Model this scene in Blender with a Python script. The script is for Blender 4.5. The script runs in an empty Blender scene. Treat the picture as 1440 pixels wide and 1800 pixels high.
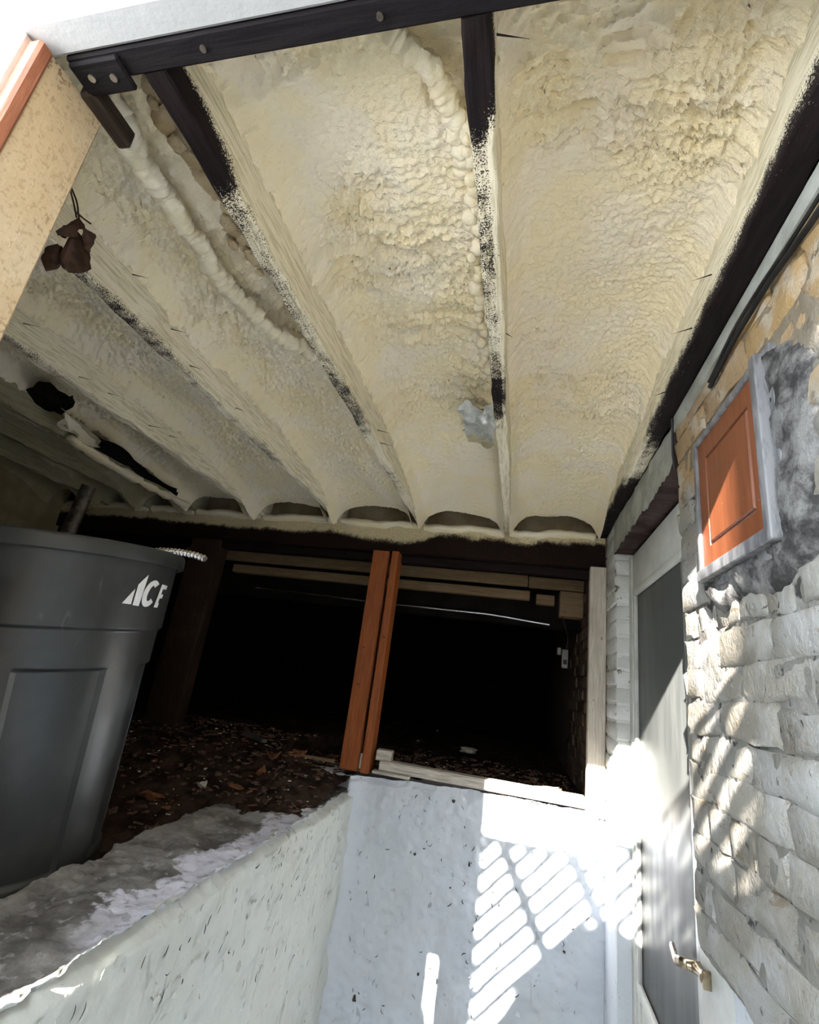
import bpy, bmesh, math, random
import numpy as np
from mathutils import Matrix, Vector

random.seed(7); RNG = np.random.default_rng(7)
SC = bpy.context.scene
COL = SC.collection
S, Z0 = 0.70, 1.505            # one unit below = 0.70 m; eye level is z = 0 in units, pit floor is -2.15

# ------------------------------------------------------------------ camera, sky, sun, exposure
cd = bpy.data.cameras.new('camera'); cam = bpy.data.objects.new('camera', cd); COL.objects.link(cam)
cd.sensor_fit = 'VERTICAL'; cd.sensor_height = 36.0; cd.lens = 36.0 * 869.8 / 1800.0
cd.clip_start = 0.02
RW = ((0.97075, 0.20168, 0.13024), (0.05733, 0.33204, -0.94152), (-0.23313, 0.92145, 0.31076))
M3 = Matrix((RW[0], [-v for v in RW[1]], [-v for v in RW[2]])).transposed()
cam.matrix_world = Matrix.Translation((0, 0, Z0)) @ M3.to_4x4()
SC.camera = cam

world = bpy.data.worlds.new('sky'); SC.world = world; world.use_nodes = True
bg = world.node_tree.nodes['Background']
bg.inputs[0].default_value = (0.80, 0.90, 1.0, 1); bg.inputs[1].default_value = 6.6

sd = bpy.data.lights.new('sun', 'SUN'); sun = bpy.data.objects.new('sun', sd); COL.objects.link(sun)
sd.energy = 22.0; sd.color = (1.0, 0.95, 0.88); sd.angle = math.radians(0.53)
SUNDIR = Vector((0.26, 1.0, -0.475)).normalized()
sun.rotation_euler = SUNDIR.to_track_quat('-Z', 'Y').to_euler()
sun.location = (-1, -4, 5)

SC.view_settings.view_transform = 'Standard'; SC.view_settings.look = 'None'
SC.view_settings.gamma = 1.0; SC.view_settings.use_curve_mapping = False
SC.view_settings.exposure = 1.65
SC.cycles.max_bounces = 10; SC.cycles.diffuse_bounces = 7

# ------------------------------------------------------------------ noise (numpy value noise)
def _h(ix, iy, iz, seed):
    h = (ix.astype(np.int64) * 374761393 + iy.astype(np.int64) * 668265263 + iz.astype(np.int64) * 2147483647 + seed * 974634777) & 0xffffffff
    h = ((h ^ (h >> 13)) * 1274126177) & 0xffffffff
    h = ((h ^ (h >> 15)) * 2246822519) & 0xffffffff
    return (h ^ (h >> 16)).astype(np.float64) / 0xffffffff
def vn(x, y, z=0.0, seed=0):
    x, y, z = np.broadcast_arrays(np.asarray(x, float), np.asarray(y, float), np.asarray(z, float))
    ix, iy, iz = np.floor(x), np.floor(y), np.floor(z)
    fx, fy, fz = x - ix, y - iy, z - iz
    fx, fy, fz = [f * f * f * (f * (f * 6 - 15) + 10) for f in (fx, fy, fz)]
    r = 0
    for a in (0, 1):
        for b in (0, 1):
            for c in (0, 1):
                w = (fx if a else 1 - fx) * (fy if b else 1 - fy) * (fz if c else 1 - fz)
                r = r + w * _h(ix + a, iy + b, iz + c, seed)
    return r * 2 - 1
def fbm(x, y, z=0.0, seed=0, o=3):
    r, a = 0, 1.0
    for i in range(o):
        r = r + a * vn(x, y, z, seed + i * 17); x, y, z = x * 2.03, y * 2.03, np.asarray(z) * 2.03; a *= .5
    return r
def ss(a, b, t):
    t = np.clip((t - a) / (b - a), 0, 1); return t * t * (3 - 2 * t)

# ------------------------------------------------------------------ object helpers
WPOS = {}
def link(o, parent=None):
    COL.objects.link(o)
    if parent is not None: o.parent = parent
def props(o, label=None, cat=None, group=None, kind=None):
    for k, v in (('label', label), ('category', cat), ('group', group), ('kind', kind)):
        if v: o[k] = v
    return o
def empty(name, p, label=None, cat=None, group=None, kind=None):
    o = bpy.data.objects.new(name, None); o.empty_display_size = .05
    o.location = Vector((p[0] * S, p[1] * S, p[2] * S + Z0)); WPOS[o.name] = np.array(o.location)
    link(o); return props(o, label, cat, group, kind)
def add(name, V, F, mat, parent=None, label=None, cat=None, group=None, kind=None, ang=35, attr=None, wpos=None):
    V = np.asarray(V, float) * S + np.array([0, 0, Z0])
    if parent is None:
        if wpos is None:
            lo, hi = V.min(0), V.max(0); base = np.array([(lo[0] + hi[0]) / 2, (lo[1] + hi[1]) / 2, lo[2]])
        else: base = np.array(wpos, float) * S + np.array([0, 0, Z0])
    else: base = WPOS[parent.name]
    me = bpy.data.meshes.new(name); me.from_pydata((V - base).tolist(), [], F); me.update()
    if ang is not None:
        me.polygons.foreach_set('use_smooth', [True] * len(me.polygons)); me.set_sharp_from_angle(angle=math.radians(ang))
    if mat is not None: me.materials.append(mat)
    if attr is not None:
        a = me.attributes.new('cover', 'FLOAT', 'POINT'); a.data.foreach_set('value', np.asarray(attr, float))
    o = bpy.data.objects.new(name, me)
    if parent is None: o.location = Vector(base)
    WPOS[o.name] = base; link(o, parent)
    return props(o, label, cat, group, kind)
class MB:
    def __init__(s): s.V = []; s.F = []; s.n = 0
    def put(s, V, F):
        V = np.asarray(V, float); s.V.append(V); s.F += [tuple(i + s.n for i in f) for f in F]; s.n += len(V); return s
    def add(s, name, mat, **k): return add(name, np.concatenate(s.V), s.F, mat, **k)

def bbox(lo, hi, bev=0.0, seg=1, rot=None, jit=0.0):
    """box with bevelled edges; rot = 3x3 about its centre"""
    lo, hi = np.array(lo, float), np.array(hi, float); c, d = (lo + hi) / 2, hi - lo
    bm = bmesh.new(); bmesh.ops.create_cube(bm, size=1.0)
    for v in bm.verts: v.co = Vector([v.co[i] * d[i] for i in range(3)])
    if bev: bmesh.ops.bevel(bm, geom=bm.edges[:], offset=min(bev, d.min() * .45), segments=seg, affect='EDGES', profile=.6)
    bm.verts.ensure_lookup_table()
    V = np.array([v.co[:] for v in bm.verts]); F = [tuple(v.index for v in f.verts) for f in bm.faces]; bm.free()
    if jit: V = V + RNG.normal(0, jit, V.shape)
    if rot is not None: V = V @ np.array(rot).T
    return V + c, F
def gridF(nu, nv, wrapu=False):
    F = []
    for j in range(nv - 1):
        for i in range(nu if wrapu else nu - 1):
            i2 = (i + 1) % nu
            F.append((j * nu + i, j * nu + i2, (j + 1) * nu + i2, (j + 1) * nu + i))
    return F
def sweep(P, prof, closed=True, cap=True, up=(0, 0, 1)):
    """P: n centres; prof(i, t) -> m x 2 section in (side, up) axes"""
    P = np.asarray(P, float); n = len(P); T = np.gradient(P, axis=0); T /= np.linalg.norm(T, axis=1)[:, None]
    up = np.array(up, float); V = []
    for i in range(n):
        a = np.cross(T[i], up)
        if np.linalg.norm(a) < 1e-4: a = np.cross(T[i], (1, 0, 0))
        a /= np.linalg.norm(a); b = np.cross(a, T[i]); q = np.asarray(prof(i, i / (n - 1)))
        V.append(P[i] + q[:, :1] * a + q[:, 1:] * b)
    m = len(V[0]); V = np.concatenate(V); F = gridF(m, n, closed)
    if cap and closed: F += [tuple(range(m - 1, -1, -1)), tuple(range((n - 1) * m, n * m))]
    return V, F
def circ(r, m=12): t = np.linspace(0, 2 * np.pi, m, endpoint=False); return np.stack([np.cos(t), np.sin(t)], 1) * r
def tube(P, r, m=10): c = circ(1, m); return sweep(P, lambda i, t: c * (r(t) if callable(r) else r))
def smooth_path(P, n):
    P = np.asarray(P, float); d = np.r_[0, np.cumsum(np.linalg.norm(np.diff(P, axis=0), axis=1))]; t = np.linspace(0, d[-1], n)
    Q = np.stack([np.interp(t, d, P[:, k]) for k in range(P.shape[1])], 1)
    k = max(3, n // (len(P) * 2) | 1); ker = np.ones(k) / k
    pad = np.pad(Q, ((k // 2, k // 2), (0, 0)), mode='edge')
    R = np.stack([np.convolve(pad[:, c], ker, 'valid') for c in range(Q.shape[1])], 1); return R
def rotz(a): c, s = math.cos(a), math.sin(a); return np.array([[c, -s, 0], [s, c, 0], [0, 0, 1]])
def rotx(a): c, s = math.cos(a), math.sin(a); return np.array([[1, 0, 0], [0, c, -s], [0, s, c]])
def roty(a): c, s = math.cos(a), math.sin(a); return np.array([[c, 0, s], [0, 1, 0], [-s, 0, c]])

# ------------------------------------------------------------------ materials
def lin(*c):
    c = [x / 255 for x in c]; return tuple((x / 12.92 if x <= .04045 else ((x + .055) / 1.055) ** 2.4) for x in c) + (1,)
class Mat:
    def __init__(s, name, rough=.7, spec=.3, metal=0.0):
        s.m = bpy.data.materials.new(name); s.m.use_nodes = True; s.t = s.m.node_tree; s.b = s.t.nodes['Principled BSDF']
        s.b.inputs['Roughness'].default_value = rough; s.b.inputs['Specular IOR Level'].default_value = spec; s.b.inputs['Metallic'].default_value = metal
        s.geo = s.t.nodes.new('ShaderNodeNewGeometry'); s.pos = s.geo.outputs['Position']; s.tc = s.t.nodes.new('ShaderNodeTexCoord'); s.h = None
    def n(s, t, **k):
        n = s.t.nodes.new('ShaderNode' + t)
        for a, v in k.items(): setattr(n, a, v)
        return n
    def l(s, a, b): s.t.links.new(a, b)
    def setin(s, sock, v):
        if hasattr(v, 'is_linked') or hasattr(v, 'links'): s.l(v, sock)
        else: sock.default_value = v
    def scaled(s, sc, src=None):
        m = s.n('Mapping'); m.inputs['Scale'].default_value = sc; s.l(src or s.pos, m.inputs[0]); return m.outputs[0]
    def noise(s, scale, detail=4, rough=.55, vec=None, dist=0.0):
        n = s.n('TexNoise'); n.inputs['Scale'].default_value = scale; n.inputs['Detail'].default_value = detail; n.inputs['Roughness'].default_value = rough
        n.inputs['Distortion'].default_value = dist; s.l(vec or s.pos, n.inputs['Vector']); return n.outputs[0]
    def voro(s, scale, feature='F1', vec=None, rand=1.0):
        n = s.n('TexVoronoi', feature=feature); n.inputs['Scale'].default_value = scale; n.inputs['Randomness'].default_value = rand; s.l(vec or s.pos, n.inputs['Vector']); return n.outputs[0]
    def step(s, v, a, b, o0=0.0, o1=1.0):
        n = s.n('MapRange', interpolation_type='SMOOTHSTEP'); s.setin(n.inputs[0], v)
        n.inputs[1].default_value = a; n.inputs[2].default_value = b; n.inputs[3].default_value = o0; n.inputs[4].default_value = o1; return n.outputs[0]
    def math(s, op, a, b=0.0):
        n = s.n('Math', operation=op); s.setin(n.inputs[0], a); s.setin(n.inputs[1], b); return n.outputs[0]
    def mix(s, f, a, b, blend='MIX'):
        n = s.n('Mix', data_type='RGBA', blend_type=blend); s.setin(n.inputs[0], f); s.setin(n.inputs[6], a); s.setin(n.inputs[7], b); return n.outputs[2]
    def xyz(s, src=None):
        n = s.n('SeparateXYZ'); s.l(src or s.pos, n.inputs[0]); return n.outputs
    def attr(s, name): n = s.n('Attribute', attribute_name=name); return n.outputs['Fac']
    def rnd(s): return s.n('ObjectInfo').outputs['Random']
    def color(s, c): s.setin(s.b.inputs['Base Color'], c); return s
    def rough(s, c): s.setin(s.b.inputs['Roughness'], c); return s
    def bump(s, h, dist=.003, strength=1.0):
        n = s.n('Bump'); n.inputs['Distance'].default_value = dist; n.inputs['Strength'].default_value = strength; s.setin(n.inputs['Height'], h)
        if s.h: s.l(s.h, n.inputs['Normal'])
        s.h = n.outputs[0]
        for l in list(s.b.inputs['Normal'].links): s.t.links.remove(l)
        s.l(s.h, s.b.inputs['Normal']); return s

def M_foam(name, c0, c1, rough=.6, spec=.25, fine=1.0):
    m = Mat(name, rough, spec)
    c = m.mix(m.step(m.noise(7, 3), .4, .62), c0, c1)
    c = m.mix(m.step(m.noise(160, 3), .62, .75, 0, .35), c, (c0[0] * .6, c0[1] * .55, c0[2] * .45, 1))
    m.color(c); m.bump(m.noise(90, 4, .6, m.scaled((1, 1.8, 1))), .006, .7 * fine); m.bump(m.noise(330, 3), .0018, .6 * fine); return m.m
FOAM0, FOAM1 = (.88, .785, .555, 1), (.88, .805, .65, 1)
foam = M_foam('spray_foam', FOAM0, FOAM1)
foam_far = M_foam('shaded_foam', (.36, .32, .20, 1), (.46, .42, .29, 1))  # darker foam copy, dimness of the far left bays put into its colour
foam_dark = M_foam('aged_foam', (.44, .33, .18, 1), (.60, .50, .33, 1), .35, .5)
foam_bead = M_foam('foam_bead', (.80, .72, .52, 1), (.82, .76, .62, 1), .5, .35, .5)

def M_sprayed(name, dark, cream, grain=True, soft=.10):
    m = Mat(name, .75, .12)
    cov = m.attr('cover'); sp = m.noise(420, 2, .7); md = m.noise(30, 3)
    v = m.math('ADD', cov, m.math('ADD', m.math('MULTIPLY', m.math('SUBTRACT', sp, .5), 1.5), m.math('MULTIPLY', m.math('SUBTRACT', md, .5), .7)))
    f = m.step(v, .5 - soft, .5 + soft)
    g = m.noise(9, 5, .65, m.scaled((22, 1.2, 22)))
    d = m.mix(m.step(g, .35, .7), dark, (dark[0] * 2.2, dark[1] * 1.9, dark[2] * 1.7, 1))
    cr = m.mix(m.step(g, .38, .55), (cream[0] * .72, cream[1] * .7, cream[2] * .62, 1), cream)
    m.color(m.mix(f, d, cr)); m.bump(g, .003, .5); m.bump(m.noise(300, 3), .001, .5); return m.m
joist_wood = M_sprayed('oversprayed_joist_wood', (.008, .006, .007, 1), (.82, .76, .60, 1))
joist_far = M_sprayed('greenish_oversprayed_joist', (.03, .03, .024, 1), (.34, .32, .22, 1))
beam_wood = M_sprayed('oversprayed_beam_wood', (.009, .005, .004, 1), (.66, .57, .38, 1))

def M_wood(name, a, b, scale=(14, 14, 1.2), rough=.6, knots=.0, spots=None, spec=.3):
    m = Mat(name, rough, spec); src = m.tc.outputs['Object']
    g = m.noise(7, 6, .6, m.scaled(scale, src), 1.2)
    c = m.mix(m.step(g, .3, .7), a, b)
    if spots:
        k = m.noise(38, 2, .5, src); c = m.mix(m.step(k, .70, .76), c, spots)
        k = m.noise(5, 3, .6, src); c = m.mix(m.step(k, .5, .8, 0, .5), c, spots)
    m.color(c); m.bump(g, .002, .5); m.bump(m.noise(220, 3, .6, src), .001, .4); return m.m
orange_wood = M_wood('orange_lumber', (.22, .055, .013, 1), (.34, .10, .026, 1), (16, 16, 1.0), .55, spots=(.10, .03, .012, 1))
old_wood = M_wood('old_brown_wood', (.035, .02, .012, 1), (.085, .05, .03, 1), (14, 14, 1.2), .8, spots=(.02, .012, .01, 1))
dark_wood = M_wood('dark_stained_wood', (.006, .004, .004, 1), (.016, .009, .009, 1), (1.2, 14, 14), .7, spec=.12)
dark_rim = M_wood('dark_rim_wood', (.006, .005, .006, 1), (.016, .013, .015, 1), (1.0, 14, 14), .7, spec=.12)
tan_wood = M_wood('tan_lumber', (.20, .135, .07, 1), (.30, .21, .12, 1), (1.2, 16, 16), .7, spots=(.16, .09, .05, 1))
pale_stud = M_wood('whitewashed_stud', (.42, .37, .31, 1), (.60, .55, .48, 1), (16, 16, 1.2), .7, spots=(.14, .09, .06, 1))
sill_wood = M_wood('weathered_sill_wood', (.32, .28, .24, 1), (.62, .58, .52, 1), (1.0, 14, 14), .8, spots=(.10, .08, .07, 1))
red_wood = M_wood('red_brown_trim', (.22, .07, .035, 1), (.38, .15, .08, 1), (14, 14, 1.2), .6)

def M_paint(name, base, warm, dirt, chip=.5, bumpd=.004, chipscale=26, stretch=(1, 1, .45)):
    m = Mat(name, .62, .3)
    c = m.mix(m.step(m.noise(2.2, 4), .35, .7), base, warm)
    d = m.noise(chipscale, 5, .62, m.scaled(stretch), .8)
    fl = m.step(d, .66 - .05 * chip, .70 - .05 * chip)
    c = m.mix(m.math('MULTIPLY', fl, .75), c, (base[0] * .62, base[1] * .6, base[2] * .58, 1))
    k = m.step(m.noise(64, 3, .55, m.scaled((1, 1, .5))), .735, .76)
    c = m.mix(k, c, dirt)
    k2 = m.math('MULTIPLY', m.step(m.noise(3.0, 5, .7, m.scaled((1, 1, .35))), .56, .78), .35)
    c = m.mix(k2, c, (dirt[0] * 3 + .1, dirt[1] * 3 + .09, dirt[2] * 3 + .08, 1))
    m.color(c); m.bump(m.noise(9, 4), .006, .3); m.bump(fl, .002, -.6); m.bump(m.noise(70, 4, .6), bumpd, .45); return m.m
white_paint = M_paint('peeling_white_paint', (.56, .60, .67, 1), (.54, .57, .61, 1), (.03, .028, .028, 1))
ledge_paint = M_paint('peeling_grey_white_paint', (.56, .59, .57, 1), (.51, .525, .49, 1), (.03, .028, .025, 1), .8, .005, 20)

def M_brick(name):
    m = Mat(name, .75, .25); z = m.xyz()[2]; r = m.rnd()
    g = m.mix(r, (.165, .15, .122, 1), (.255, .238, .205, 1))
    g = m.mix(m.step(m.noise(6, 5, .6), .42, .62), g, (.285, .28, .268, 1))
    tan = m.mix(r, (.36, .24, .11, 1), (.30, .22, .14, 1))
    tan = m.mix(m.step(m.noise(14, 4), .45, .65), tan, (.42, .36, .28, 1))
    zz = m.math('ADD', z, m.math('MULTIPLY', m.math('SUBTRACT', m.noise(5, 4), .5), .5))
    c = m.mix(m.step(zz, 1.93, 2.02), g, tan)
    pe = m.noise(16, 6, .65, m.scaled((1, 1, 1.6)), .6)
    c = m.mix(m.math('MULTIPLY', m.step(pe, .60, .64), .8), c, (.155, .12, .08, 1))
    c = m.mix(m.step(m.noise(45, 4, .6), .68, .72, 0, .8), c, (.05, .045, .045, 1))
    m.color(c); m.bump(m.step(pe, .57, .64), .002, -.9); m.bump(m.noise(32, 6, .7, m.scaled((1, 1.2, 1.1))), .010, .8); m.bump(m.step(m.noise(15, 5, .6, m.scaled((1, 1.4, .8))), .30, .36), .004, .6); m.bump(m.noise(120, 4, .65), .002, .7); return m.m
brick_mat = M_brick('painted_old_brick')
def M_mortar():
    m = Mat('painted_mortar', .85, .15); z = m.xyz()[2]
    c = m.mix(m.step(m.noise(7, 4), .4, .65), (.15, .142, .125, 1), (.22, .215, .20, 1))
    c = m.mix(m.step(m.noise(28, 5), .56, .63), c, (.04, .037, .035, 1))
    c = m.mix(m.step(z, 1.9, 2.05, 0, .75), c, (.20, .16, .11, 1))
    m.color(c); m.bump(m.noise(34, 6, .65), .009, .9); return m.m
mortar = M_mortar()
def M_patch():
    m = Mat('grey_mortar_patch', .95, .05)
    c = m.mix(m.step(m.noise(18, 6, .65), .4, .62), (.045, .043, .042, 1), (.18, .175, .17, 1))
    m.color(c); m.bump(m.noise(40, 6, .7), .010, 1); return m.m
patch_mat = M_patch()
def M_pier(name):
    m = Mat(name, .7, .25)
    c = m.mix(m.rnd(), (.50, .51, .49, 1), (.66, .67, .66, 1))
    c = m.mix(m.step(m.noise(30, 5), .62, .68), c, (.15, .13, .11, 1))
    m.color(c); m.bump(m.noise(30, 5), .006, .7); m.bump(m.noise(120, 4), .002, .6); return m.m
pier_mat = M_pier('white_painted_brick')
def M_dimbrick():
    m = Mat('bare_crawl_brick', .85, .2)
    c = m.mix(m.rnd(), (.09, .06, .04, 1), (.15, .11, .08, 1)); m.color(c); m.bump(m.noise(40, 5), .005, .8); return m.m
dim_brick = M_dimbrick()

def M_concrete():
    m = Mat('ledge_concrete', .85, .2)
    n1 = m.noise(7, 6, .65); c = m.mix(m.step(n1, .38, .62), (.11, .102, .097, 1), (.29, .28, .275, 1))
    c = m.mix(m.step(m.noise(30, 5, .6), .57, .66, 0, .8), c, (.36, .35, .35, 1))
    x, y, z = m.xyz()
    edge = m.math('ADD', m.math('ADD', x, m.math('MULTIPLY', y, .015)), m.math('ADD', m.math('MULTIPLY', m.math('SUBTRACT', m.noise(6, 5, .6), .5), .22), m.math('MULTIPLY', m.math('SUBTRACT', m.noise(60, 3), .5), .05)))
    f = m.step(edge, -.735, -.715)
    f = m.math('MULTIPLY', f, m.step(m.math('ADD', y, m.math('MULTIPLY', m.noise(8, 3), .3)), .98, 1.12))
    f = m.math('MULTIPLY', f, m.step(m.math('ADD', y, m.math('MULTIPLY', m.noise(9, 3), .3)), 2.1, 1.95))
    wp = m.mix(m.step(m.noise(40, 5), .55, .62), (.66, .66, .76, 1), (.42, .42, .48, 1))
    c = m.mix(f, c, wp)
    f2 = m.step(m.math('ADD', x, m.math('MULTIPLY', m.noise(26, 4), .05)), -.625, -.612)
    c = m.mix(m.math('MULTIPLY', f2, m.step(y, 2.0, 1.7)), c, (.68, .68, .66, 1))
    m.color(c); m.bump(n1, .008, .6); m.bump(m.noise(60, 5, .65), .005, .7); return m.m
concrete = M_concrete()
def M_simple(name, a, b, sc=8, rough=.8, spec=.2, metal=0.0, bd=.003, bs=40):
    m = Mat(name, rough, spec, metal); m.color(m.mix(m.step(m.noise(sc, 4), .35, .65), a, b)); m.bump(m.noise(bs, 5, .6), bd, .7); return m.m
dirt = M_simple('crawlspace_dirt', (.018, .012, .009, 1), (.055, .038, .030, 1), 14, .95, .05, 0, .012, 55)
yard = M_simple('sunlit_paving', (.68, .65, .60, 1), (.76, .73, .68, 1), 3, .9, .1)
black_void = M_simple('unlit_black_boards', (.006, .005, .005, 1), (.012, .010, .009, 1), 6, .9, .05)  # black base colour stands in for the unlit dark of the crawl space
fascia_paint = M_simple('white_fascia_paint', (.40, .41, .42, 1), (.46, .465, .475, 1), 4, .5, .3, 0, .002, 40)
trim_paint = M_simple('grey_white_trim_paint', (.46, .47, .44, 1), (.58, .59, .56, 1), 9, .5, .35, 0, .002, 50)
lintel_paint = M_simple('flaking_green_grey_paint', (.27, .28, .25, 1), (.40, .41, .37, 1), 12, .6, .3, 0, .006, 30)
lintel_under = M_simple('bare_dark_wood_underside', (.025, .014, .013, 1), (.06, .04, .038, 1), 14, .8, .2, 0, .005, 30)
wall_cream = M_foam('dark_cream_foam_wall', (.26, .22, .13, 1), (.36, .31, .2, 1))  # darker cream version of the foam colour
board_green = M_simple('greenish_sprayed_board', (.16, .16, .12, 1), (.30, .28, .20, 1), 6, .7, .2, 0, .003, 60)
metal_grey = M_simple('dull_galvanised_steel', (.35, .34, .33, 1), (.5, .5, .48, 1), 30, .35, .5, .9)
metal_dark = M_simple('rusty_dark_steel', (.05, .045, .04, 1), (.13, .11, .09, 1), 40, .5, .4, .5)
metal_bright = M_simple('bright_flexible_steel', (.75, .75, .75, 1), (.85, .85, .85, 1), 20, .25, .5, 1.0)
bronze = M_simple('worn_bronze', (.22, .16, .10, 1), (.38, .31, .22, 1), 40, .28, .5, .9)
rubber = M_simple('black_cable_jacket', (.008, .008, .009, 1), (.016, .016, .016, 1), 20, .5, .3)
nail_mat = M_simple('rusted_nail', (.012, .009, .008, 1), (.03, .02, .015, 1), 40, .6, .4, .4)
leaf_dark = M_simple('dead_leaf', (.022, .011, .007, 1), (.055, .028, .016, 1), 60, .7, .2)
leaf_brown = M_simple('fallen_leaf', (.12, .045, .022, 1), (.22, .09, .045, 1), 60, .7, .2)
chip_pale = M_simple('paint_chip', (.45, .42, .36, 1), (.62, .58, .5, 1), 60, .7, .2)
chip_dark = M_simple('bark_chip', (.05, .03, .022, 1), (.13, .08, .06, 1), 60, .8, .2)
slate_mat = M_simple('slate_sliver', (.035, .04, .042, 1), (.07, .075, .078, 1), 30, .6, .3)
flake_mat = M_simple('paint_flake', (.62, .64, .66, 1), (.72, .73, .74, 1), 30, .6, .3)
hole_mat = M_simple('bare_patch', (.035, .03, .028, 1), (.06, .05, .045, 1), 40, .9, .1)
lattice_wood = M_simple('weathered_lattice_wood', (.33, .29, .24, 1), (.45, .40, .33, 1), 20, .8, .2)
logo_white = M_simple('white_print', (.80, .81, .82, 1), (.86, .86, .87, 1), 40, .55, .3, 0, .0004, 80)
outlet_mat = M_simple('outlet_plastic', (.16, .155, .15, 1), (.22, .215, .2, 1), 30, .4, .4)

def M_post():
    m = Mat('cream_painted_post', .7, .3); src = m.tc.outputs['Object']
    c = m.mix(m.step(m.noise(6, 4, .6, src), .35, .65), (.52, .40, .25, 1), (.58, .48, .34, 1))
    s = m.noise(170, 4, .65, src); mask = m.step(m.noise(7, 3, .5, src), .42, .62)
    c = m.mix(m.math('MULTIPLY', m.step(s, .54, .61), m.math('ADD', m.math('MULTIPLY', mask, .75), .25)), c, (.16, .075, .03, 1))
    m.color(c); m.bump(m.noise(60, 4, .6, src), .003, .6); m.bump(m.noise(10, 6, .6, m.scaled((14, 14, 1), src)), .002, .4); return m.m
post_mat = M_post()
def M_can():
    m = Mat('black_bin_plastic', .36, .5); src = m.tc.outputs['Object']
    g = m.noise(6, 5, .6, src); sc = m.noise(30, 4, .6, m.scaled((1, 1, .25), src), 1.5)
    c = m.mix(m.step(g, .35, .7), (.028, .0305, .031, 1), (.048, .052, .053, 1)); c = m.mix(m.step(sc, .66, .76, 0, .35), c, (.12, .12, .12, 1))
    m.color(c); m.rough(m.step(g, .3, .7, .30, .46)); m.bump(m.noise(300, 2, .5, src), .0005, .4); return m.m
can_mat = M_can()
def M_panel():
    m = Mat('varnished_orange_panel', .45, .25); src = m.tc.outputs['Object']
    g = m.noise(8, 5, .6, m.scaled((10, 10, 1), src)); c = m.mix(m.step(g, .3, .7), (.135, .040, .016, 1), (.185, .058, .023, 1))
    c = m.mix(m.step(m.noise(150, 3, .5, src), .72, .76), c, (.6, .5, .45, 1)); m.color(c); m.bump(g, .0006, .3); return m.m
panel_mat = M_panel()
def M_frame():
    m = Mat('scuffed_grey_frame_paint', .5, .35); src = m.tc.outputs['Object']
    g = m.noise(14, 5, .65, m.scaled((4, 4, 1), src)); c = m.mix(m.step(g, .4, .6), (.085, .085, .09, 1), (.17, .17, .178, 1))
    m.color(c); m.bump(g, .0008, .4); return m.m
frame_mat = M_frame()
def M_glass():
    m = Mat('dusty_glass_shade_below', .3, .25); src = m.pos
    g = m.noise(9, 5, .6, m.scaled((1, 2.0, .3), src)); c = m.mix(m.step(g, .3, .72), (.080, .085, .082, 1), (.115, .12, .115, 1)); zc = m.math('ADD', m.xyz()[2], m.math('MULTIPLY', m.noise(3, 4), .35)); c = m.mix(m.step(zc, 1.05, 1.45), (.030, .032, .031, 1), c)  # dust film; shade below the sunlit part is put into the lower colour
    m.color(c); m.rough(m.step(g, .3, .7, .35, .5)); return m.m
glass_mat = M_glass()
def M_plastic():
    m = Mat('milky_plastic_film', .35, .4); m.color(m.mix(m.step(m.noise(30, 4, .6, None, 1), .4, .6), (.62, .64, .62, 1), (.42, .44, .41, 1)))
    m.b.inputs['Alpha'].default_value = 1; m.b.inputs['Transmission Weight'].default_value = .15; m.bump(m.noise(40, 4), .004, .5); return m.m
film_mat = M_plastic()
post_dark = M_wood('rust_streaked_post', (.013, .008, .005, 1), (.045, .024, .013, 1), (16, 16, 1.1), .6, spots=(.10, .06, .035, 1))

# ------------------------------------------------------------------ setting: pit, ledge, ground
JX = [-3.37, -2.97, -2.55, -1.965, -1.34, -.725, -.127]          # joist centre lines
YF, YB = .485, 3.27
def GRAD(x): return np.gradient(x)

V, F = bbox((-.95, -.62, -2.25), (.70, 3.35, -2.15)); add('floor', V, F, yard, kind='structure')

def sheet(fn, us, vs):
    U_, V_ = np.meshgrid(us, vs); P = fn(U_.ravel(), V_.ravel()); return P, gridF(len(us), len(vs))

# left retaining wall: inner face + rounded chipped lip (white paint), top slab (concrete)
def lip_x(y): return -.885 - .0165 * (y - .9)
def inner(u, v):     # u along y, v: 0..1 up the face and over the lip
    z = -2.15 + v * 1.45; x = lip_x(u) + .0 * v
    rough = .010 * fbm(u * 7, z * 7, 0, 3) + .004 * fbm(u * 30, z * 30, 0, 5)
    lip = ss(-.735, -.70, z); x = x + rough - lip * (.05 + .005 * fbm(u * 22, 0, 0, 8) + .005 * fbm(u * 70, 0, 0, 9))
    return np.stack([x, u, z + lip * .005 * fbm(u * 18, 1, 0, 7)], 1)
P, F = sheet(inner, np.linspace(-.62, 3.30, 420), np.r_[np.linspace(0, .93, 90), np.linspace(.935, 1, 14)])
wl = add('wall_left', P, F, ledge_paint, kind='structure', ang=60)
def slab(u, v):      # v 0 inner -> 1 outer, u along y
    xo = -1.295 - .115 * np.clip((u - 1.3) / 1.5, -1, 1.4); xi = lip_x(u) - .022 - .005 * fbm(u * 22, 0, 0, 8) - .005 * fbm(u * 70, 0, 0, 9)
    xo = xo + .020 * fbm(u * 6, 2, 0, 4) + .008 * fbm(u * 25, 2, 0, 6)
    x = xi + (xo - xi) * np.clip(v, 0, 1)
    z = -.70 + .010 * fbm(x * 9, u * 9, 0, 2) + .004 * fbm(x * 40, u * 40, 0, 12) + (1 - ss(0, .04, v)) * .014
    z = np.where(v > 1, z - (v - 1) * 3.0, z); return np.stack([x - np.where(v > 1, (v - 1) * .2, 0), u, z], 1)
P, F = sheet(slab, np.linspace(-.62, 3.30, 420), np.r_[np.linspace(0, 1, 60), 1.01, 1.03, 1.06, 1.10])
add('ledge_top', P, F, concrete, parent=wl, label='grey concrete ledge top with a strip of white paint along its edge', ang=60)

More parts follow.
